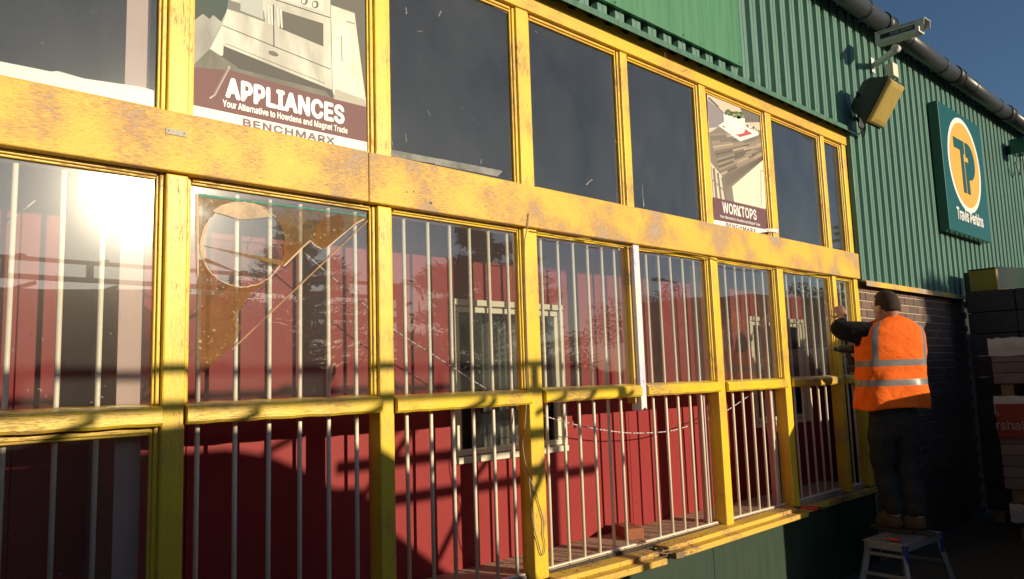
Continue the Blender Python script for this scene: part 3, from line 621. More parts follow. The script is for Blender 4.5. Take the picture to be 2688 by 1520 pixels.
# second poster
po2=thing('worktops_poster','narrow poster of a plant pot on a striped wooden WORKTOPS surface','poster')
P2=pmap(1830,200,3.307,PY); lay=[0]; po=po2; P=P2
b0,b1=BAYS[7]; 
MB().prism([P2(84,125),P2(560,315),P2(601,1330),P2(138,1296)],PY,PY+.0016).build('sheet',pc((.60,.49,.39)),po2)
pp_([(86,200),(240,325),(225,440),(104,450)],(.24,.21,.23),'shade')
pp_([(385,265),(556,330),(560,400),(388,402)],(.13,.115,.10),'cupboard')
pp_([(390,265),(375,258),(380,300),(390,300)],(.05,.05,.05),'corner')
pp_([(103,492),(190,440),(560,470),(577,690),(245,1004),(210,862),(118,745)],(.20,.165,.13),'worktop')
rr=random.Random(5)
for i_ in range(17):
    t0=i_/17; t1=(i_+.85)/17
    la=lambda t:(108+100*t,500+365*t); lb=lambda t:(560+14*t,478+212*t)
    u=0
    while u<1:
        u2=min(1,u+rr.uniform(.12,.42)); cA,cB,cC,cD=[tuple(la(t)[k]*(1-uu)+lb(t)[k]*uu for k in (0,1)) for t,uu in ((t0,u),(t0,u2),(t1,u2),(t1,u))]
        col=rr.choice([(.10,.08,.065),(.16,.13,.105),(.26,.205,.15),(.42,.33,.23),(.30,.22,.15)]); pp_([cA,cB,cC,cD],col,'stave'); lay[0]-=1; u=u2
lay[0]+=1
pp_([(211,862),(246,1004),(577,722),(577,688)],(.19,.15,.115),'worktop_edge')
for i_ in range(6): t=i_/6; pp_(seg((222+6*t+8,880+100*t),(577,695+26*t),5),rr.choice([(.36,.28,.2),(.09,.07,.055)]),'stave')
pp_([(182,430),(373,566),(532,512),(530,484),(420,425),(230,398)],(.80,.74,.70),'tray')
pp_([(207,430),(372,530),(478,500),(400,446)],(.46,.07,.075),'tray_inside')
pp_([(226,322),(300,348),(412,366),(415,470),(403,494),(350,506),(285,492),(250,468),(236,430)],(.83,.76,.70),'pot')
pp_([(422,430),(512,455),(506,498),(440,480)],(.80,.74,.68),'small_pot')
for i_ in range(46):
    x=rr.uniform(245,400); y=315+(x-245)*.2+rr.uniform(-22,22); r_=rr.uniform(7,15); pp_([(x+r_*math.cos(a*1.05),y+r_*math.sin(a*1.05)) for a in range(6)],rr.choice([(.06,.10,.03),(.15,.22,.07),(.30,.36,.16),(.04,.06,.02)]),'leaf'); lay[0]-=rr.choice([0,1])
for i_ in range(8):
    x=rr.uniform(430,505); y=440+(x-430)*.25+rr.uniform(-12,6); pp_([(x+8*math.cos(a*1.05),y+8*math.sin(a*1.05)) for a in range(6)],rr.choice([(.12,.16,.06),(.25,.28,.14)]),'leaf'); lay[0]-=1
pp_(seg((97,186),(240,322),13),(.13,.11,.09),'knife'); pp_(seg((185,268),(236,318),12),(.55,.5,.42),'knife_ring')
pp_([(120,775),(212,868),(240,1083),(140,1052)],(.62,.54,.42),'drawers')
for a,b,w in (((140,800),(165,1060),20),((175,840),(205,1070),16),((222,880),(255,1085),34),((130,900),(235,1000),8)): pp_(seg(a,b,w),(.17,.14,.115),'drawer_gap')
pp_([(246,1004),(300,960),(318,1092),(255,1078)],(.2,.17,.14),'cabinet_side')
pp_([(300,960),(577,722),(594,1152),(318,1092)],(.76,.69,.53),'cabinet')
for a,b,w in (((548,812),(553,1128),9),((548,815),(575,830),9)): pp_(seg(a,b,w),(.45,.38,.30),'handle')
pp_([(134,1050),(598,1160),(601,1333),(139,1246)],(.135,.048,.062),'maroon_band')
pp_([(139,1246),(601,1333),(602,1352),(515,1362),(138,1300)],(.84,.83,.78),'white_band')
yt=PY-.00008*(lay[0]+2)
ptext(po2,P2,'heading','WORKTOPS',(220,1182),(512,1248),84,yt,M['signwhite'],0,1.05,1.2)
ptext(po2,P2,'slogan','Your Alternative to Howdens and Magnet Trade',(195,1228),(542,1300),22,yt,M['signwhite'],0,1.03,.9)
ptext(po2,P2,'name','BENCHMARX',(250,1312),(506,1356),32,yt,M['text_dark'],0,1.1,2.0)
# curled corner of the poster, lifting off over the post
cur=[];fsx=[]
A=[P2(590,1322),P2(600,1352)]; B=[P2(652,1338),P2(650,1368)]
for k in range(7):
    t=k/6
    for j in (0,1): x=A[j][0]*(1-t)+B[j][0]*t; z=A[j][1]*(1-t)+B[j][1]*t; cur.append((x,PY-.003-.045*math.sin(t*1.5),z))
fsx=[(2*k,2*k+2,2*k+3,2*k+1) for k in range(6)]
o=MB().add(cur,fsx).build('curled_corner',pc((.80,.79,.74)),po2); o.modifiers.new('s','SOLIDIFY').thickness=.0008
# ---------------------------------------------------------------- torn sticker and strips on the glass
stk=thing('torn_sticker','brown stained torn sticker with a round hole on the second window','sticker')
SP=pmap(480,460,2.6,.033); cxs,cys,rs=410,475,288
ar=lambda a0,a1,n=26,r=rs:[(cxs+r*math.cos(R(a0+(a1-a0)*k/n)),cys-r*math.sin(R(a0+(a1-a0)*k/n))) for k in range(n+1)]
def rough(pts,amp=5,step=26,seed=1):
    r_=random.Random(seed); out=[]
    for i,p in enumerate(pts):
        q=pts[(i+1)%len(pts)]; d=math.hypot(q[0]-p[0],q[1]-p[1]); n_=max(1,int(d/step))
        for k in range(n_): t=k/n_; out.append((p[0]*(1-t)+q[0]*t+r_.uniform(-amp,amp),p[1]*(1-t)+q[1]*t+r_.uniform(-amp,amp)))
    return out
polyA=ar(196,304)+rough([(575,738),(470,800),(430,840),(400,905),(372,985),(398,1045),(352,1150),(240,1255),(130,1352),(108,1290),(104,1200),(103,800),(106,570)],4,24,2)
polyB=ar(-22,176)[::-1]+[]
polyB=rough([(104,470),(100,122),(700,200),(1250,272),(1247,300),(1110,400),(1000,482),(945,502),(870,446),(800,505),(740,570),(686,622)],3.5,26,4)+ar(-22,178)
def face(parent,name,pts,P,y,mat,th=.0006):
    me=bpy.data.meshes.new(name); bm=bmesh.new(); vs=[bm.verts.new((P(*p)[0],y,P(*p)[1])) for p in pts]
    es=[bm.edges.new((vs[i],vs[(i+1)%len(vs)])) for i in range(len(vs))]; bmesh.ops.triangle_fill(bm,use_beauty=True,edges=es)
    bm.to_mesh(me); bm.free(); me.materials.append(mat); return link(name,me,parent)
face(stk,'stained_film',polyA,SP,.0335,M['film_dark']); face(stk,'faded_film',polyB,SP,.0335,M['film_pale'])
face(stk,'stain',rough([(945,300),(1080,262),(1110,330),(1075,420),(1000,478),(950,498),(905,470),(900,390)],7,20,9),SP,.0330,M['film_dark'])
face(stk,'stain',rough([(690,470),(760,480),(830,440),(800,500),(735,570),(690,615)],6,20,8),SP,.0330,M['film_dark'])
def strip(pts,w,name,mat,y,par=stk):
    # ribbon along a polyline, in sticker pixels
    l=[];r_=[]
    for i,p in enumerate(pts):
        a=pts[max(i-1,0)];b=pts[min(i+1,len(pts)-1)]; d=Vector((b[0]-a[0],b[1]-a[1])).normalized(); ww=w*(.7+.6*random.random())
        l.append((p[0]-d.y*ww/2,p[1]+d.x*ww/2)); r_.append((p[0]+d.y*ww/2,p[1]-d.x*ww/2))
    vs=[(SP(*p)[0],y,SP(*p)[1]) for p in l+r_]; n_=len(pts)
    return MB().add(vs,[(i,i+1,n_+i+1,n_+i) for i in range(n_-1)]).build(name,mat,par)
strip([(x+random.uniform(-5,5),y+random.uniform(-5,5)) for x,y in ar(40,330,60)],7,'cream_rim',M['film_cream'],.0326); strip(ar(150,200,14,278),26,'cream_rim',M['film_cream'],.0328)
face(stk,'peeled_flap',[(195,245),(260,205),(340,183),(420,180),(500,200),(570,240),(600,282),(540,290),(470,300),(385,302),(300,275)],SP,.0322,M['film_cream'])
strip([(105+k*(1250-105)/24,134+k*(277-134)/24) for k in range(25)],13,'teal_edge',M['film_teal'],.0324)
strip([(98,125),(100,400),(103,690)],14,'cream_rim',M['film_cream'],.0323)
strip([(1275-k*(1275-335)/22,298+k*(1190-298)/22) for k in range(23)],9,'glue_line',M['film_line'],.0325)
strip([(1235,300),(1180,330),(1060,430),(990,490)],8,'cream_rim',M['film_cream'],.0321)
strip([(870,446),(830,480),(690,620)],10,'cream_rim',M['film_cream'],.0321); strip([(870,446),(900,480),(945,502)],9,'cream_rim',M['film_cream'],.0321)
sp2=thing('sticker_scrap','small torn yellowish sticker scrap low on the second window','sticker'); 
face(sp2,'scrap',[(1025,1285),(1045,1280),(1050,1345),(1030,1400),(1003,1425),(1010,1340)],SP,.0330,M['film_cream']); face(sp2,'stain',[(1030,1300),(1043,1300),(1043,1345),(1022,1390),(1015,1370)],SP,.0326,M['film_dark'])
# white board strip behind the upper left pane; grey tape along the next clear upper pane
a,b=BAYS[2]
ws=MB(); zz0=ZB1+.021
ws.prism([(a+.03,zz0),(b-.03,zz0),(b-.03,zz0+.066),(b-.07,zz0+.070),(.70,zz0+.054),(.62,zz0+.060),(.60,zz0+.053),(a+.03,zz0+.044)],.0425,.050)
tag(ws.build('white_strip',M['paper_strip']),'bright white board strip lying along the bottom of the upper left pane','strip')
TP=pmap(1000,0,2.6,.0345)
tp=thing('clear_tape','strip of grey see-through tape along the bottom of the third upper pane','tape')
face(tp,'tape_length',[(62,1020),(400,1085),(390,1120),(60,1070)],TP,.0345,M['film_grey']); face(tp,'tape_length',[(400,1083),(800,1160),(830,1168),(795,1205),(365,1122)],TP,.0342,M['film_grey'])
tp2=thing('tape_remnant','torn grey tape remnant at the top of the third upper pane','tape')
face(tp2,'remnant',[(740,0),(870,55),(868,95),(770,50),(735,20)],TP,.0345,M['film_grey'])
rs_=random.Random(21)
for px,py,l_,a_ in ((170,70,50,85),(400,90,40,110),(265,212,30,0),(325,770,40,60),(650,830,75,45),(680,1100,35,100),(170,940,60,90),(70,160,70,40),(1058,215,20,50),(1285,1335,60,10),(1785,1330,150,85),(1600,960,18,90),(1420,1240,60,140),(75,970,90,80)):
    q=[(px+math.cos(R(a_))*l_*(k/5-.5)+rs_.uniform(-3,3),py+math.sin(R(a_))*l_*(k/5-.5)+rs_.uniform(-3,3)) for k in range(6)]
    vs=[(TP(x,y)[0],.0352,TP(x,y)[1]) for x,y in q]+[(TP(x+rs_.uniform(3,8),y+rs_.uniform(2,5))[0],.0352,TP(x+4,y+4)[1]) for x,y in q]
    MB().add(vs,[(i,i+1,7+i,6+i) for i in range(5)]).build('smudge',M['film_grey'],shop)
sc_=MB()
for kx in range(-40,46,2):
    x=X0+kx*PITCH+.055
    for z in ((2.46,3.1,3.85,4.72) if kx>=0 else (3.80,4.72)): sc_.tube([(x,-.049,z),(x,-.0435,z)],.007,6)
sc_.build('fixing_screws',M['galv'],cw,kind='stuff')
# ---------------------------------------------------------------- rope, wires, loose things on the ledge
rp=[(740,610),(799,664),(880,735),(972,814),(1033,865),(1150,940),(1272,1018),(1360,1064),(1426,1091),(1523,1118),(1600,1131),(1666,1137),(1755,1132),(1820,1114),(1867,1096),(1909,1077),(1969,1036),(2010,1000)]
rpts=[onY(x,y,.20) for x,y in rp]; rpts=[rpts[0]+Vector((0,.19,.05))]+rpts
def smooth_pts(p,n=5):
    out=[]
    for i in range(len(p)-1):
        p0=p[max(i-1,0)];p1=p[i];p2=p[i+1];p3=p[min(i+2,len(p)-1)]
        for k in range(n):
            t=k/n; out.append(.5*((2*p1)+(-p0+p2)*t+(2*p0-5*p1+4*p2-p3)*t*t+(-p0+3*p1-3*p2+p3)*t*t*t))
    return out+[p[-1]]
tag(MB().tube(smooth_pts(rpts),.0035,6).build('slack_rope',M['rope'],smooth=True),'thin pale striped rope sagging between the bars and the red wall','rope')
hw=[(1388,560),(1384,600),(1377,640),(1379,760),(1383,900),(1382,1040),(1378,1110),(1372,1170),(1385,1240),(1405,1290),(1420,1340),(1427,1370),(1426,1400),(1431,1430),(1427,1455),(1420,1452),(1412,1420),(1402,1385),(1396,1350),(1392,1300),(1388,1250)]
hp=[onY(x,y,-.016 if k>1 else -.036) for k,(x,y) in enumerate(hw)]
tag(MB().tube(smooth_pts(hp,4),.0028,5).build('hanging_wire',M['greywire'],smooth=True),'loose wire hanging down the broad yellow post in a long loop','wire')
lw=[(1390,607),(1440,614),(1480,626),(1540,626),(1570,640),(1640,646),(1680,652),(1760,660),(1800,664),(1860,676),(1900,690),(1960,702),(2010,706),(2050,704),(2100,716),(2140,718),(2200,724)]
lp=[onY(x,y,-.012) for x,y in lw]
tag(MB().tube(smooth_pts(lp,4),.0030,5).build('loose_cable',M['brasswire'],smooth=True),'loose yellow-brown cable sagging along the underside of the yellow beam','cable')
ww=[onY(20,585,.30),onY(70,545,.30),onY(130,495,.30)]
tag(MB().tube(ww,.003,5).build('short_wire',M['rope'],smooth=True),'short pale wire slanting between the bars of the leftmost window','wire')
bq=onZ(1690,1415,LEDGE)
def lbrick():
    c=Vector((bq.x,.23,LEDGE+.034)); a=R(62); d=Vector((math.cos(a),math.sin(a),0)); s=Vector((-d.y,d.x,0)); h=Vector((0,0,1))
    vs=[c+d*i*.105+s*j*.050+h*k*.0325 for i in (-1,1) for j,k in ((-1,-1),(1,-1),(1,1),(-1,1))]
    return MB().add(vs,[(0,3,2,1),(4,5,6,7),(0,1,5,4),(1,2,6,5),(2,3,7,6),(3,0,4,7)]).build('loose_brick',M['redbrick'],bev=.004)
tag(lbrick(),'single orange brick lying loose on the ledge behind the bars','brick')
db=MB(); rr=random.Random(11)
for i_ in range(900):
    if i_<430: x=rr.uniform(.3,6.6); y=abs(rr.gauss(0,.1))+.07; z=LEDGE+.001
    elif i_<760: x=rr.choice([rr.gauss(3.69,.05),rr.uniform(2.9,5.3),rr.gauss(4.55,.06)]); y=rr.uniform(.0,.045); z=.634
    else: x=rr.uniform(2.9,5.3); y=rr.uniform(-.10,.0); z=.604 if y<-.065 else .632
    if y>.38: continue
    s=rr.uniform(.0015,.006); a=rr.random()*6; 
    vs=[(x+s*math.cos(a+k*2.1)*rr.uniform(.6,1.5),y+s*math.sin(a+k*2.1),z) for k in range(3)]+[(x,y,z+s*.9)]
    db.add(vs,[(0,1,3),(1,2,3),(2,0,3),(0,2,1)])
o=db.build('rot_and_grit',M['debris'],kind='stuff'); o['label']='dark rotten wood crumbs and grit on the ledge and sill'; o['category']='debris'
sp_=thing('split_timber','dark rotten splintered timber in the gap of the broken sill','timber')
for i_ in range(26):
    x=rr.gauss(3.69,.035); y=rr.uniform(-.09,.03); l_=rr.uniform(.02,.07); a=rr.uniform(-.6,.6); z=rr.uniform(.575,.622)
    MB().bar((x-l_/2*math.cos(a),y-l_/2*math.sin(a),z),(x+l_/2*math.cos(a),y+l_/2*math.sin(a),z+rr.uniform(-.008,.008)),rr.uniform(.004,.012),rr.uniform(.003,.008)).build('splinter',M['brown_shade_wood'],sp_)
MB().box(3.60,3.79,-.03,.04,.562,.598).build('rotten_core',M['debris'],sp_,.01)
MB().box(2.84,5.36,.032,.047,.600,.642).build('dark_packing',M['debris'],sp_)
# pliers on the sill
pk=thing('pliers','red and black handled pliers lying on the yellow sill','pliers'); q0=onZ(2035,1333,.63); q1=onZ(2112,1337,.63)
dirp=(q1-q0); dirp.z=0; lp_=.20; dirp.normalize(); nrm=Vector((-dirp.y,dirp.x,0)); pc0=Vector((q0.x+.02,-.045,.645))
for s in (-1,1):
    pts=[pc0+dirp*t+nrm*s*w+Vector((0,0,.002*s)) for t,w in ((.045,.004),(.07,.016),(.10,.024),(.13,.025),(.155,.020))]
    MB().tube(smooth_pts(pts,3),[.009]*13,8).build('handle',M['redrubber'],pk,smooth=True)
    pts=[pc0+dirp*t+nrm*s*w+Vector((0,0,.002*s)) for t,w in ((.156,.020),(.18,.018),(.20,.014))]
    MB().tube(smooth_pts(pts,3),.0088,8).build('grip',M['black'],pk,smooth=True)
    MB().bar(pc0+dirp*.044+nrm*s*.003,pc0+dirp*-.01+nrm*s*.006,.010,.012).build('jaw',M['darkmetal'],pk,.002)
# ================================================================ stacks on the right
def stack_blocks(name,label,x0,y0,nx,ny,nz,bl_,bwid,bh,mat,faces,z0=.15,gap=.008,jit=.004):
    t=thing(name,label,'block stack',(0,0,0)); me=MB().box(-bl_/2,bl_/2,-bwid/2,bwid/2,-bh/2,bh/2).build('block',mat,None,.006,seg=1); md=me.data; bpy.data.objects.remove(me)
    for k in range(nz):
        for i_ in range(nx):
            for j in range(ny):
                if not(i_==0 or j==ny-1 or j==0 or k==nz-1): continue
                o=bpy.data.objects.new('block',md); COL.objects.link(o); o.parent=t; o.location=(x0+(i_+.5)*(bl_+gap)+random.uniform(-jit,jit),y0-(j+.5)*(bwid+gap)+random.uniform(-jit,jit),z0+(k+.5)*(bh+gap)); o.rotation_euler=(0,0,random.uniform(-.01,.01))
    return t
# dark block stack: left face edge just right of the brickwork
c0=onX(2532,762,9.05)
stk1=stack_blocks('block_stack','tall stack of dark grey concrete blocks right of the brick wall',9.05,c0.y,2,4,10,.44,.44,.215,M['block'],0,.14)
ztop=.14+10*.223
for s_i in range(4):
    MB().box(9.06,9.95,c0.y-.06-s_i*.42-.1,c0.y-.06-s_i*.42,.022,.12).build('bearer',M['wood'],stk1)
MB().box(9.05,9.95,c0.y-1.8,c0.y-.01,.122,.138).build('deck',M['wood'],stk1)
yb=thing('yellow_box','dull yellow box standing on top of the dark block stack','box'); a_=onX(2542,712,9.12); b_=onX(2613,700,9.12)
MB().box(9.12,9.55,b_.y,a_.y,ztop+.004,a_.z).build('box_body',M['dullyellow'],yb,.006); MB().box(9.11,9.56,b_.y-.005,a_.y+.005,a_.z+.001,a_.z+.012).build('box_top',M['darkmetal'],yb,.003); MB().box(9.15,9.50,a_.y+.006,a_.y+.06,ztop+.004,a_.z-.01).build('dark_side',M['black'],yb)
gs=thing('metal_sheet','bent pale galvanised sheet next to the yellow box on the blocks','metal sheet')
vs=[];c1=onX(2614,700,9.11);c2=onX(2688,718,9.11)
for k in range(9):
    t=k/8; y=c1.y-.012+(c2.y-.25-c1.y)*t; zt=c1.z+(c2.z-c1.z)*t*.9; xx=9.11+.02*math.sin(t*5)-.04*t
    vs+=[(xx,y,ztop+.004),(xx,y,zt)]
o=MB().add(vs,[(2*k,2*k+2,2*k+3,2*k+1) for k in range(8)]).build('sheet',M['galv'],gs); o.modifiers.new('s','SOLIDIFY').thickness=.002
# wrapped packs of paving nearer the camera
def wrapped(name,label,x0,py_,z0,z1,wid,dep,rows,cols,mat,seed):
    t=thing(name,label,'paving pack'); rr=random.Random(seed); bh=(z1-z0-.02)/rows; bwid=wid/cols
    for k in range(rows):
        for j in range(cols): MB().box(x0,x0+dep,py_-(j+1)*bwid+.003,py_-j*bwid-.003,z0+k*bh+.002,z0+(k+1)*bh-.002).build('paver_row',mat,t,.006,seg=1)
    # loose film around the top
    n_=26; vs=[]
    for k in range(n_+1):
        t_=k/n_; y=py_+.012-(wid+.02)*t_
        for zz,off in ((z1+.006,.0),(z1-.02,-.014),(z1-.09,-.010),(z1-.16,-.012)): vs.append((x0+off+rr.uniform(-.006,.004),y,zz+rr.uniform(-.008,.008)))
    fs=[(k*4+e,(k+1)*4+e,(k+1)*4+e+1,k*4+e+1) for k in range(n_) for e in range(3)]
    f_=MB().add(vs,fs).add([(x0-.002,py_+.012,z1+.008),(x0-.002,py_-wid-.01,z1+.008),(x0+dep,py_-wid-.01,z1+.012),(x0+dep,py_+.012,z1+.012)],[(0,1,2,3)]).build('plastic_wrap',M['wrap'],t,smooth=True)
    return t
PX=8.25; e1=onX(2596,891,PX); e1b=onX(2598,1009,PX); e2=onX(2610,1043,PX); e2b=onX(2634,1284,PX)
pk1=wrapped('paving_pack','upper pack of buff paving blocks under cloudy plastic wrap at the right edge',PX,e1.y,e1b.z,e1.z,1.0,.9,4,2,M['paver'],1)
pk2=wrapped('paving_pack','lower pack of paving under a red printed band at the right edge',PX+.02,e2.y,e2b.z,e2.z,1.0,.9,8,2,M['paver'],2)
for (x,y,z0,z1,t) in ((PX,e1.y,e2.z+.008,e1b.z,pk1),(PX+.02,e2.y,e2b.z-.12,e2b.z,pk2)):
    for d in (0.05,.45,.85): MB().box(x+.03,x+.9,y-d-.1,y-d,z0,z1-.002).build('bearer',M['wood'],t)
rb0=onX(2612,1060,PX+.02);rb1=onX(2612,1148,PX+.02)
MB().box(PX-.004,PX+.008,rb0.y-.98,rb0.y-.004,rb1.z,rb0.z).build('red_band',M['wrapred'],pk2,.003)
# lettering faces the camera side (-X): text runs towards -Y
v,f=text_mesh('rshalls',.30,.080,0,1.0); base=onX(2616,1127,PX-.005); 
zb=base.z; ystart=onX(2617,1127,PX-.005).y
MB().add([(PX-.0055,ystart-x,zb+z) for x,z,_ in v],f).build('lettering',M['printwhite'],pk2)
for k in range(5):
    a=R(40+k*55); c=onX(2616,1086,PX); MB().tube([(PX-.0062,c.y+.018*math.cos(a),c.z+.018*math.sin(a)),(PX-.0042,c.y+.018*math.cos(a),c.z+.018*math.sin(a))],.006,8).build('dot_mark',M['printwhite'],pk2)
pk3=wrapped('paving_pack','dark bottom pack of paving standing on the ground at the right edge',PX+.06,e2.y-.03,.13,e2b.z-.14,1.0,.9,2,2,M['block'],3)
for d in (0.05,.45,.85): MB().box(PX+.09,PX+.9,e2.y-d-.13,e2.y-d-.03,.004,.128).build('bearer',M['wood'],pk3)
# ================================================================ step platform
ZT=.415; C4=[onZ(2264,1416,ZT),onZ(2377,1432,ZT),onZ(2473,1396,ZT),onZ(2365,1385,ZT)]
hopu=(C4[2]-C4[1]); hopu.z=0; hl=hopu.length; hopu.normalize(); hopv=Vector((-hopu.y,hopu.x,0)); hw_=.30
hc=(C4[0]+C4[1])/2; hc.z=0
hs=thing('step_platform','low aluminium step platform with blue corners under the man','step platform',(0,0,0))
def hp_(u,v,z): return hc+hopu*u+hopv*v+Vector((0,0,z))
def hbox(name,u0,u1,v0,v1,z0,z1,mat,bev=.003):
    vs=[hp_(u,v,z) for z in (z0,z1) for u,v in ((u0,v0),(u1,v0),(u1,v1),(u0,v1))]
    return MB().add(vs,[(0,3,2,1),(4,5,6,7),(0,1,5,4),(1,2,6,5),(2,3,7,6),(3,0,4,7)]).build(name,mat,hs,bev)
hbox('platform',0,hl,-hw_/2,hw_/2,ZT-.008,ZT,M['alu']); hbox('end_rim',-.004,.018,-hw_/2,hw_/2-.03,ZT-.050,ZT-.0085,M['alu']); hbox('end_rim',hl-.018,hl+.004,-hw_/2,hw_/2,ZT-.050,ZT-.0085,M['alu'])
for s in (-1,1): hbox('side_rim',.019,hl-.019,s*(hw_/2-.010)-.009,s*(hw_/2-.010)+.009,ZT-.050,ZT-.0085,M['alu'])
for k in range(7): hbox('tread_rib',.03,hl-.03,-hw_/2+.03+k*.04,-hw_/2+.045+k*.04,ZT+.0003,ZT+.003,M['alu'],0)
for u,du in ((.02,-.07),(hl-.02,.07)):
    for s in (-1,1):
        MB().bar(hp_(u,s*(hw_/2-.03),ZT-.05),hp_(u+du,s*(hw_/2+.03),.02),.026,.04).build('leg',M['alu'],hs,.003); MB().bar(hp_(u+du*.96,s*(hw_/2+.028),.05),hp_(u+du*1.0,s*(hw_/2+.031),.0),.034,.048).build('foot',M['black'],hs,.004)
    MB().bar(hp_(u+du*.12,-hw_/2+.03,ZT-.085),hp_(u+du*.12,hw_/2-.03,ZT-.085),.018,.022).build('rung',M['alu'],hs,.002); MB().bar(hp_(u+du*.6,-hw_/2,.2),hp_(u+du*.6,hw_/2,.2),.018,.022).build('rung',M['alu'],hs,.002)
for u in (-.006,hl-.024): hbox('blue_corner',u,u+.03,-hw_/2-.004,-hw_/2+.03,ZT-.14,ZT-.007,M['blueplastic'])
sd=thing('screwdriver','orange handled screwdriver lying on the step platform','screwdriver'); s0=hp_(.05,.09,ZT+.016); s1=hp_(.05,-.09,ZT+.016)
MB().tube([s0,s0.lerp(s1,.5)],.003,6).build('shaft',M['alu'],sd); MB().tube([s0.lerp(s1,.5),s0.lerp(s1,.62),s0.lerp(s1,.95),s1],[.007,.012,.012,.008],8).build('handle',M['redrubber'],sd,smooth=True)
# ================================================================ person
per=thing('person','man in orange hi-vis vest standing on the step, reaching to the frame','person',(0,0,0))
DT=5.6
mz=lambda x,y,dt=0: atd(2140+x/4.044,740+y/4.044,DT+dt)
vdir=Vector((ray(2330,1000).x,ray(2330,1000).y,0)).normalized(); rdir=Vector((vdir.y,-vdir.x,0))    # away from the camera / image right
def skin_mesh(chains,radii,sub=2):
    """chains: lists of joint names; positions+radius in radii dict -> evaluated mesh data (verts, faces)"""
    names=[];idx={};edges=[]
    for ch in chains:
        for a in ch:
            if a not in idx: idx[a]=len(names); names.append(a)
        edges+=[(idx[a],idx[b]) for a,b in zip(ch,ch[1:])]
    me=bpy.data.meshes.new('sk'); me.from_pydata([radii[a][0] for a in names],edges,[]); ob=bpy.data.objects.new('sk',me); COL.objects.link(ob)
    sm=ob.modifiers.new('skin','SKIN'); sm.use_smooth_shade=True
    for a,d in zip(names,me.skin_vertices[0].data):
        r=radii[a][1]; d.radius=r if isinstance(r,tuple) else (r,r)
    me.skin_vertices[0].data[0].use_root=True
    ss_=ob.modifiers.new('sub','SUBSURF'); ss_.levels=ss_.render_levels=sub
    bpy.context.view_layer.update(); ev=ob.evaluated_get(bpy.context.evaluated_depsgraph_get()); m2=ev.to_mesh()
    v=[tuple(q.co) for q in m2.vertices]; f=[tuple(p.vertices) for p in m2.polygons]; ev.to_mesh_clear(); bpy.data.objects.remove(ob); bpy.data.meshes.remove(me)
    return v,f
def remesh(mb,name,mat,parent,vox):
    o=mb.build(name,mat,None); md=o.modifiers.new('r','REMESH'); md.mode='VOXEL'; md.voxel_size=vox; md.use_smooth_shade=True
    sm=o.modifiers.new('s','SMOOTH'); sm.iterations=4; sm.factor=.5
    bpy.context.view_layer.update(); ev=o.evaluated_get(bpy.context.evaluated_depsgraph_get()); me=bpy.data.meshes.new_from_object(ev); bpy.data.objects.remove(o)
    me.materials.clear(); me.materials.append(mat); me.polygons.foreach_set('use_smooth',[True]*len(me.polygons)); return link(name,me,parent)
def ell(c,rx,ry,rz,ax=(1,0,0),n=20,m=14):
    ax=Vector(ax).normalized(); up=Vector((0,0,1)); up=(up-ax*up.dot(ax)).normalized(); w=up.cross(ax); vs=[];fs=[]
    for j in range(1,m):
        th=math.pi*j/m
        for k in range(n):
            a=2*math.pi*k/n; vs.append(Vector(c)+ax*(rx*math.sin(th)*math.cos(a))+w*(ry*math.sin(th)*math.sin(a))+up*(rz*math.cos(th)))
    vs+=[Vector(c)+up*rz,Vector(c)-up*rz]; t_=len(vs)-2
    for j in range(m-2):
        for k in range(n): fs.append((j*n+k,(j+1)*n+k,(j+1)*n+(k+1)%n,j*n+(k+1)%n))
    for k in range(n): fs.append((t_,k,(k+1)%n)); fs.append((t_+1,(m-2)*n+(k+1)%n,(m-2)*n+k))
    return vs,fs
fang=math.atan2(vdir.y,vdir.x)+R(33); FACE=Vector((math.cos(fang),math.sin(fang),0)); LEFT=Vector((-FACE.y,FACE.x,0)); UP=Vector((0,0,1))
hipc=mz(815,1420); hipc.z=1.24; neck=mz(790,425); waist=mz(800,1100)
feetL=onZ(2355,1398,ZT)+Vector((0,0,0)); feetR=onZ(2415,1402,ZT)
J={}
J['pelvis']=(hipc,(.135,.11)); J['belly']=(mz(800,1080),(.145,.115)); J['chest']=(mz(800,720),(.165,.12)); J['collar']=(mz(800,520),(.12,.09)); J['neck0']=(mz(775,410),.062); J['neck1']=(mz(768,350),.056)
hd=mz(755,275)
J['lsh']=(mz(672,548,-.03),.082); J['rsh']=(mz(1020,560,.12),.070)
J['lel']=(mz(235,520,.05),.044); J['lwr']=(mz(305,378,.20),.032)
J['rel']=(mz(930,860,.30),.050); J['rwr']=(mz(478,768,.20),.032)
J['lh']=(hipc+LEFT*.095-UP*.07,.092); J['rh']=(hipc-LEFT*.095-UP*.07,.092)
kl=(hipc+LEFT*.10)*.5+feetL*.5; kl=Vector((kl.x,kl.y,.90))+FACE*.06; kr=(hipc-LEFT*.10)*.5+feetR*.5; kr=Vector((kr.x,kr.y,.89))+FACE*.05
J['lk']=(kl,.062); J['rk']=(kr,.062); J['la']=(feetL+UP*.11,.034); J['ra']=(feetR+UP*.11,.034)
FT_=(FACE*.6+Vector((0,1,0))*.6).normalized()
J['lt']=(feetL+FT_*.14+UP*.042,.020); J['rt']=(feetR+FT_*.14+UP*.042,.020); J['lhl']=(feetL-FT_*.04+UP*.05,.022); J['rhl']=(feetR-FT_*.04+UP*.05,.022)
ch=[['pelvis','belly','chest','collar','neck0','neck1'],['collar','lsh','lel','lwr'],['collar','rsh','rel','rwr'],['pelvis','lh','lk','la','lt'],['pelvis','rh','rk','ra','rt'],['la','lhl'],['ra','rhl']]
body=MB(); v,f=skin_mesh(ch,J); body.add(v,f)
HF=(FACE*.95+LEFT*.22+UP*-.08).normalized()              # he looks towards his left hand
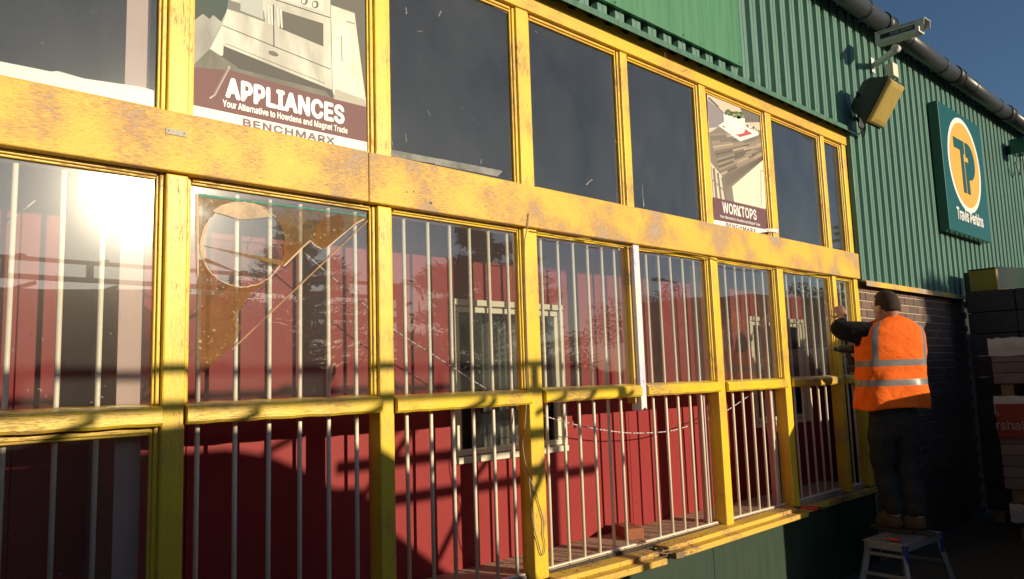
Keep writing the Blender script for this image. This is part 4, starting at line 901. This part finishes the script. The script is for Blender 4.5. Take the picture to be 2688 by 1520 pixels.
body.add(*ell(hd+UP*.012,.098,.077,.110,HF)); body.add(*ell(hd+HF*.03-UP*.055,.068,.060,.065,HF)); body.add(*ell(hd+HF*.102-UP*.012,.018,.013,.022,HF,10,8)); body.add(*ell(hd+HF*.085-UP*.075,.022,.032,.024,HF,10,8))
hl_=UP.cross(HF).normalized()
for s in (-1,1): body.add(*ell(hd+hl_*s*.079-UP*.012-HF*.005,.020,.009,.031,HF,10,8)); body.add(*ell(hd+HF*.086+hl_*s*.032+UP*.012,.012,.015,.010,HF,8,6))
def hand(mb,wr,fdir,back,curl,spread=.2,thumb=1,size=1.0):
    """palm + four unequal bent fingers + thumb leaving the side of the palm"""
    fd=fdir.normalized(); bk_=(back-fd*back.dot(fd)).normalized(); sd_=fd.cross(bk_)
    pc_=wr+fd*.050*size
    mb.add(*ell(pc_,.052*size,.041*size,.017*size,fd,14,10)) if False else None
    vs=[]
    for a_,w,h in ((0,.026,.017),(.03,.037,.016),(.065,.041,.014),(.092,.039,.012)):
        c=wr+fd*a_*size
        vs.append([c+sd_*(w*size*math.cos(k*math.pi/6))+bk_*(h*size*math.sin(k*math.pi/6)) for k in range(12)])
    k=12; al=[p for r_ in vs for p in r_]; mb.add(al,[(j*k+e,j*k+(e+1)%k,(j+1)*k+(e+1)%k,(j+1)*k+e) for j in range(3) for e in range(k)]+[tuple(reversed(range(k))),tuple(3*k+e for e in range(k))])
    for q,(off,ln) in enumerate(((-.029,.072),(-.010,.082),(.010,.078),(.029,.062))):
        p=wr+fd*.086*size+sd_*off*size*thumb; d=(fd+sd_*off*spread*10*thumb).normalized(); pts=[p]; cu_ang=0
        for s_,c_a in ((.45,curl*.7),(.32,curl),(.23,curl*.8)):
            cu_ang+=c_a; dd=(d*math.cos(cu_ang)-bk_*math.sin(cu_ang)); p=p+dd*ln*s_*size; pts.append(p)
        mb.tube(pts,[.0092*size,.0088*size,.0080*size,.0066*size],8)
    p=wr+fd*.030*size-sd_*.034*size*thumb; pts=[p,p+(fd*.55-sd_*.7*thumb-bk_*.25).normalized()*.038*size]; pts.append(pts[-1]+(fd*.9-sd_*.2*thumb-bk_*.35).normalized()*.032*size); pts.append(pts[-1]+(fd-bk_*.4).normalized()*.024*size)
    mb.tube(pts,[.012*size,.0105*size,.0095*size,.0075*size],8)
lw_=J['lwr'][0]; ltip=mz(236,262,.30); hand(body,lw_,(ltip-lw_),(-vdir+UP*.3),.28,.15,1)
rw_=J['rwr'][0]; drill_c=mz(345,740,.27); hand(body,rw_,(drill_c-rw_),UP*.5-vdir,.75,.05,-1)
remesh(body,'body',M['skin'],per,.0055)
def grow(keys,chains,extra,name,mat,vox=.008,adds=None):
    d={k:(J[k][0],tuple(x+extra for x in J[k][1]) if isinstance(J[k][1],tuple) else J[k][1]+extra) for k in keys}
    if adds: d.update(adds)
    mb=MB(); v,f=skin_mesh(chains,d); 
    # cloth folds
    v=[tuple(Vector(p)+Vector((math.sin(p[2]*41+p[0]*17),math.sin(p[2]*37+p[1]*23),math.sin(p[0]*31+p[1]*29)))*.006) for p in v]
    mb.add(v,f); return remesh(mb,name,mat,per,vox)
grow(['pelvis','belly','chest','collar','neck0','lsh','lel','lwr','rsh','rel','rwr'],[['belly','chest','collar','nk'],['collar','lsh','lel','lwr'],['collar','rsh','rel','rwr']],.014,'jumper',M['jumper'],.008,
     dict(nk=(J['neck0'][0]-UP*.005,.066),lel=(J['lel'][0],.088),lwr=(J['lwr'][0]-(J['lwr'][0]-J['lel'][0])*.24,.044),rwr=(J['rwr'][0]-(J['rwr'][0]-J['rel'][0])*.30,.045)))
grow(['pelvis','belly','lh','rh','lk','rk','la','ra'],[['belly','pelvis','lh','lk','lc','la'],['pelvis','rh','rk','rc','ra']],.020,'trousers',M['trouser'],.008,
     dict(lc=((J['lk'][0]+J['la'][0])/2-FACE*.01,.082),rc=((J['rk'][0]+J['ra'][0])/2-FACE*.01,.082),la=(J['la'][0]+UP*.01,.078),ra=(J['ra'][0]+UP*.01,.078),belly=(J['belly'][0]-UP*.03,(.14,.12))))
for s in ('l','r'):
    ft=feetL if s=='l' else feetR
    mb=MB(); v,f=skin_mesh([['t','a','h'],['a','u']],{'t':(ft+FT_*.165+UP*.052,(.056,.05)),'a':(ft+FT_*.02+UP*.08,(.060,.066)),'h':(ft-FT_*.065+UP*.066,.056),'u':(ft+UP*.17,.066)}); mb.add(v,f)
    bt=remesh(mb,'boot',M['boot'],per,.008)
    sdv=Vector((-FT_.y,FT_.x,0)); out=[(.22,.0),(.205,.038),(.14,.05),(.03,.042),(-.06,.044),(-.105,.03),(-.115,0),(-.105,-.03),(-.06,-.044),(.03,-.042),(.14,-.05),(.205,-.038)]
    rg=[[ft+FT_*a+sdv*b+UP*z for a,b in out] for z in (.004,.028)]; loft(rg,'sole',M['sole'],bt,.003)
# hair: close cap over the back and top of the head
hm_=MB(); vs,fs=ell(hd+UP*.016,.104,.0815,.115,HF,28,20); keep=[]
vv=[Vector(p) for p in vs]
def hair_ok(p):
    q=p-hd
    if abs(q.dot(hl_))>.062 and q.z<.0 and q.dot(HF)>-.022: return False
    fz=q.dot(HF); z=q.z; return (fz<.035 and z>-.055-.25*min(0,fz)) or (z>.075 and fz<.07)
fs=[f_ for f_ in fs if all(hair_ok(vv[i_]) for i_ in f_)]
vv=[p+(p-hd).normalized()*random.uniform(-.0015,.0025) for p in vv]
ho=MB().add(vv,fs).build('hair',M['hair'],per,smooth=True); ho.modifiers.new('s','SOLIDIFY').thickness=.003
# vest: rings from hem to shoulder, reflective bands are faces of their own
vt=MB(); NA=48
top=neck+UP*-.015
rows=[]  # (z, halfwidth, halfdepth, center)
zh=1.315; zs_=1.985
cbot=mz(805,1280); ctop=mz(800,500)
def row(z,hw,hd_,dx=0): 
    t=(z-zh)/(zs_-zh); c=Vector((cbot.x*(1-t)+ctop.x*t,cbot.y*(1-t)+ctop.y*t,z))+FACE*dx; return (z,hw,hd_,c)
zz_=[1.315,1.37,1.43,1.479,1.521,1.57,1.617,1.660,1.71,1.77,1.83,1.88,1.92,1.95,1.97,1.982]
hws=[.262,.262,.258,.252,.248,.246,.246,.248,.250,.250,.245,.235,.215,.180,.130,.085]
hds=[.172,.168,.160,.155,.152,.15,.15,.152,.152,.150,.145,.138,.125,.105,.085,.07]
rings=[]
for r_i,(z,a,b) in enumerate(zip(zz_,hws,hds)):
    _,_,_,c=row(z,a,b); rg=[]
    for k in range(NA):
        an=2*math.pi*k/NA; ca,sa=math.cos(an),math.sin(an); ex=.75
        fx=math.copysign(abs(ca)**ex,ca); fy=math.copysign(abs(sa)**ex,sa)
        low=max(0,(1.9-z)/.6); fold=(.007*math.sin(an*7+z*19)+.006*math.sin(an*4-z*33+1)+.004*math.sin(an*13+z*47))*low+.004*math.sin(an*5+z*60)
        rg.append(c+LEFT*(fx*(a+fold))+FACE*(fy*(b+fold))+UP*(.010*math.sin(an*3)*(1 if r_i==0 else 0)-.03*abs(fx)**2*(1 if r_i>11 else 0)))
    rings.append(rg)
vs=[p for r_ in rings for p in r_]; fs=[];mi=[]
for j in range(len(rings)-1):
    for k in range(NA):
        an=360*(k+.5)/NA; fs.append((j*NA+k,j*NA+(k+1)%NA,(j+1)*NA+(k+1)%NA,(j+1)*NA+k))
        band=j in (3,6); vert=(j>=7) and (min(abs(an-226),abs(an-134),abs(an-314),abs(an-46))<8)
        # openings for the arms: at the sides, high up
        mi.append(1 if (band or vert) else 0)
hole=[]
F2=[];M2=[]
for f_,m_ in zip(fs,mi):
    c=sum((Vector(vs[i_]) for i_ in f_),Vector())/4
    if min((c-J['lsh'][0]).length,(c-(J['lsh'][0]*.7+J['lel'][0]*.3)).length)<.098 : continue
    F2.append(f_);M2.append(m_)
vt.add(vs,F2); vt.mi=M2
vo=vt.build('hi_vis_vest',[M['hivis'],M['reflect']],per,smooth=True); sm_=vo.modifiers.new('sub','SUBSURF'); sm_.levels=1; sm_.render_levels=2; vo.modifiers.new('s','SOLIDIFY').thickness=.004
# cordless drill in his right hand
dr=thing('power_drill','black cordless drill held against the frame by the man','drill',(0,0,0))
pd=Vector((.25,1,.05)).normalized(); ddn=Vector((0,0,-1)); dc=drill_c+Vector((0,.02,.02))
MB().tube([dc-pd*.09,dc-pd*.08,dc+pd*.03,dc+pd*.05],[.024,.031,.031,.026],14).build('motor_body',M['black'],dr,smooth=True); MB().tube([dc+pd*.051,dc+pd*.09,dc+pd*.10],[.020,.017,.011],12).build('chuck',M['darkmetal'],dr,smooth=True)
MB().bar(dc-pd*.03-UP*.028,dc-pd*.055-UP*.12,.034,.044,0,tuple(pd)).build('grip',M['black'],dr,.008); MB().bar(dc-pd*.02-UP*.15,dc-pd*.10-UP*.15,.062,.045).build('battery',M['black'],dr,.008)
MB().tube([dc+pd*.101,dc+pd*.14],.003,6).build('bit',M['alu'],dr)
# ================================================================ the yard behind the photographer (seen in the glass, and casting the shade)
rk=thing('steel_rack','rusty steel lattice rack standing behind the photographer','rack'); LY=-3.6
def up_(x,z,y=0.0,Yc=LY): # point whose shadow falls at (x,z) on the plane y
    dl=y-Yc; return (x+SHX*dl,Yc,z+SHZ*dl)
for z0,z1,xa,xb in ((2.588,2.614,-3.0,4.6),(2.450,2.484,-3.0,4.6)): 
    MB().box(xa,xb,LY-.03,LY+.03,z0,z1).build('rail',M['steel'],rk,.005)
for x in np.arange(-2.8,4.6,.56):
    MB().box(x-.022,x+.022,LY-.02,LY+.02,2.485,2.587).build('spacer',M['steel'],rk); MB().bar((x,LY,2.35),(x+.2,LY,2.43),.03,.03).build('brace',M['steel'],rk)
    MB().tube([(x+.1,LY,2.614),(x+.1,LY,2.626),(x+.1,LY,2.634)],[.04,.036,.02],8).build('cap',M['steel'],rk)
for x in (-3,4.6): MB().box(x-.03,x+.03,LY-.10,LY-.04,0,2.62).build('upright',M['steel'],rk)
for z,xa,xb in ((2.252,3.15,4.58),(2.07,3.2,4.95)): MB().box(xa,xb,LY-.025,LY+.025,z-.026,z+.026).build('rail',M['steel'],rk,.005)
for a,b in (((3.25,2.07),(3.62,2.43)),((3.9,2.05),(4.35,2.45)),((3.72,1.74),(3.95,2.05))): MB().bar((a[0],LY+.0,a[1]),(b[0],LY,b[1]),.036,.036).build('brace',M['steel'],rk)
ld=thing('shade_load','dark tarpaulin load added beside the steel rack, shaped to cast shade','load')  # unseen mass added to throw the shade over the lower left bays
Yl=LY-.12; prof=[(-4.2,.02),(-4.2,2.10),(-3.4,2.38),(.4,2.395),(1.4,2.40)]
for px,py in ((300,1180),(487,1180),(600,1172),(711,1189),(803,1228),(853,1257),(880,1278),(950,1271),(985,1330),(1039,1393),(1193,1507)):  # outline worked back from the shade edge wanted on the red wall
    q=onY(px,py,RY); prof.append((q.x+SHX*(RY-Yl),q.z+SHZ*(RY-Yl)))
prof+=[(prof[-1][0]+.35,1.25),(prof[-1][0]+.45,.02)]
m=MB(); m.prism(prof,LY-1.6,LY-.12); m.build('tarpaulin',M['tarp'],ld,.03)
# unseen stacks added on the right to shade the brickwork and the man's legs
def simple_stack(name,label,x0,x1,y0,y1,z,rows,mat,grp=None):
    t=thing(name,label,'block stack',(0,0,0),grp); h=(z-.12)/rows; n_=max(2,int((x1-x0)/.45)); w=(x1-x0)/n_
    for k in range(rows):
        for i_ in range(n_): MB().box(x0+i_*w+.004,x0+(i_+1)*w-.004,y0,y1,.12+k*h+.003,.12+(k+1)*h-.003).build('block',mat,t,.006,seg=1)
    for d in np.linspace(x0+.05,x1-.15,3): MB().box(d,d+.1,y0,y1,.004,.118).build('bearer',M['wood'],t)
simple_stack('shade_stack','low stack of dark blocks added out of view on the right to cast shade',5.98,6.92,-2.5,-1.62,1.64,7,M['block'])
simple_stack('shade_stack','taller stack of dark blocks added beyond the low one for its shade',6.99,8.35,-2.6,-1.70,2.42,10,M['block'])
simple_stack('shade_stack','farther stack of dark blocks added by the yard edge for its shade',9.05,11.6,-3.4,-2.2,2.62,10,M['block'])
# distant boundary, trees, lamp
hg=thing('boundary_hedge','dark hedge along the far side of the yard','hedge'); 
vs=[];fs=[];n_=180
for k in range(n_+1):
    x=-60+k*220/n_; h=2.4+.9*math.sin(k*.37)*math.sin(k*.11)+random.uniform(-.25,.25); vs+=[(x,-38,0),(x,-38+random.uniform(-.5,.5),h),(x,-40,h*.9),(x,-41,0)]
fs=[(4*k+e,4*k+4+e,4*k+5+e,4*k+1+e) for k in range(n_) for e in range(3)]
MB().add(vs,fs).build('foliage',M['hedge'],hg)
def cedar(name,label,loc,h,spread,seed,dense=1.0):
    t=thing(name,label,'tree',(0,0,0)); rr=random.Random(seed); loc=Vector(loc)
    MB().tube([loc,loc+Vector((.1,0,h*.5)),loc+Vector((0,0,h*.97))],[.06*spread,.04*spread,.01*spread],10).build('trunk',M['bark'],t,smooth=True)
    cr_=MB(); lm=MB()
    nb=int(64*dense)
    for b in range(nb):
        z=h*(.16+.82*(b/nb)**.9); a=rr.uniform(0,6.283); ln=spread*(1.08-(z/h)**1.3)*rr.uniform(.65,1.1)+.08*spread; d=Vector((math.cos(a),math.sin(a),0)); p0=loc+Vector((0,0,z)); p1=p0+d*ln+Vector((0,0,ln*rr.uniform(.02,.22)))
        lm.tube([p0,p0.lerp(p1,.5)+Vector((0,0,.1)),p1],[.015*spread,.008*spread,.002*spread],5)
        for k in range(int(210*dense)):
            u=rr.uniform(.12,1.0)**.8; c=p0.lerp(p1,u)+Vector((rr.gauss(0,.30),rr.gauss(0,.30),rr.gauss(.02,.15)))*(ln/spread*.8+.35)*spread/5
            s=rr.uniform(.10,.26)*spread/5; q=Vector((rr.gauss(0,1)+d.x*1.2,rr.gauss(0,1)+d.y*1.2,rr.gauss(.45,.45))).normalized(); w=q.orthogonal().normalized()*s*.28
            cr_.add([c-q*s+w*.4,c+q*s,c-q*s-w],[(0,1,2)])
    lm.build('limbs',M['bark'],t); cr_.build('crown',M['cedar'],t)
    return t
def broad(name,label,loc,h,r,seed,n=5200):
    t=thing(name,label,'tree',(0,0,0)); rr=random.Random(seed); loc=Vector(loc)
    MB().tube([loc,loc+Vector((.05,0,h*.5)),loc+Vector((0,.1,h*.75))],[.26,.17,.08],10).build('trunk',M['bark'],t,smooth=True)
    cl=[(loc+Vector((rr.gauss(0,r*.45),rr.gauss(0,r*.45),h*rr.uniform(.45,.95))),r*rr.uniform(.25,.5)) for _ in range(16)]
    lm=MB()
    for c,_ in cl: lm.tube([loc+Vector((0,0,h*.42)),(loc+Vector((0,0,h*.5))).lerp(c,.6),c],[.07,.04,.012],5)
    lm.build('limbs',M['bark'],t); m=MB()
    for k in range(n):
        c,q=rr.choice(cl); d=Vector((rr.gauss(0,1),rr.gauss(0,1),rr.gauss(0,1))).normalized(); p=c+d*q*rr.random()**.4; s=rr.uniform(.06,.13); a=Vector((rr.gauss(0,1),rr.gauss(0,1),rr.gauss(0,1))).normalized(); w=a.orthogonal()*s
        m.add([p-a*s,p+w*.6,p+a*s,p-w*.6],[(0,1,2,3)])
    m.build('crown',M['leaf'],t); return t
def refl(px,py,Ly):  # yard point (x,z) at y=-Ly whose mirror image shows at that pixel
    d=ray(px,py); t=(D+Ly)/d.y; p=CO+d*t; return p.x,p.z
x,z=refl(1290,612,11.5); cedar('cedar_tree','wide dark cedar across the yard, reflected in the middle panes',(x-.3,-11.5,0),z+.1,3.3,1,1.15)
x,z=refl(800,575,30); cedar('cedar_tree','second cedar across the yard, reflected in the second pane',(x,-30,0),z,5.0,2)
x,z=refl(1725,785,34); broad('round_tree','round broadleaf tree across the yard, reflected near the lamp post',(x,-34,0),z,4.2,3)
x,z=refl(2120,765,22); broad('slender_tree','airy broadleaf tree reflected in the right-hand panes',(x,-22,0),z,3.6,4,3600)
x,z=refl(2215,590,18); cedar('fir_tree','small dark fir reflected in the last upper pane',(x,-18,0),z*1.02,2.6,6,.8)
x,z=refl(1785,742,16); lp0=thing('lamp_post','tall street lamp across the yard, reflected in the fifth pane','street lamp')
MB().tube([(x,-16,0),(x,-16,z*.6),(x,-16,z-.15),(x-.15,-16,z),(x-1.1,-16,z+.05)],[.07,.055,.04,.035,.03],8).build('column',M['darkmetal'],lp0,smooth=True)
MB().box(x-1.75,x-1.1,-16.12,-15.88,z-.02,z+.10).build('lantern',M['darkmetal'],lp0,.03)
for pre,grp in (('paving_pack','paving packs at the right edge'),('shade_stack','added shade-casting stacks beside the yard'),('cedar_tree','cedars across the yard'),('appliances_poster','posters on the upper panes'),('worktops_poster','posters on the upper panes'),('timber_stud','timber studs behind the glass'),('floodlight','floodlights on the cladding'),('bulkhead_light','floodlights on the cladding')):
    for o in bpy.data.objects:
        if o.parent is None and o.name.split('.')[0]==pre: o['group']=grp
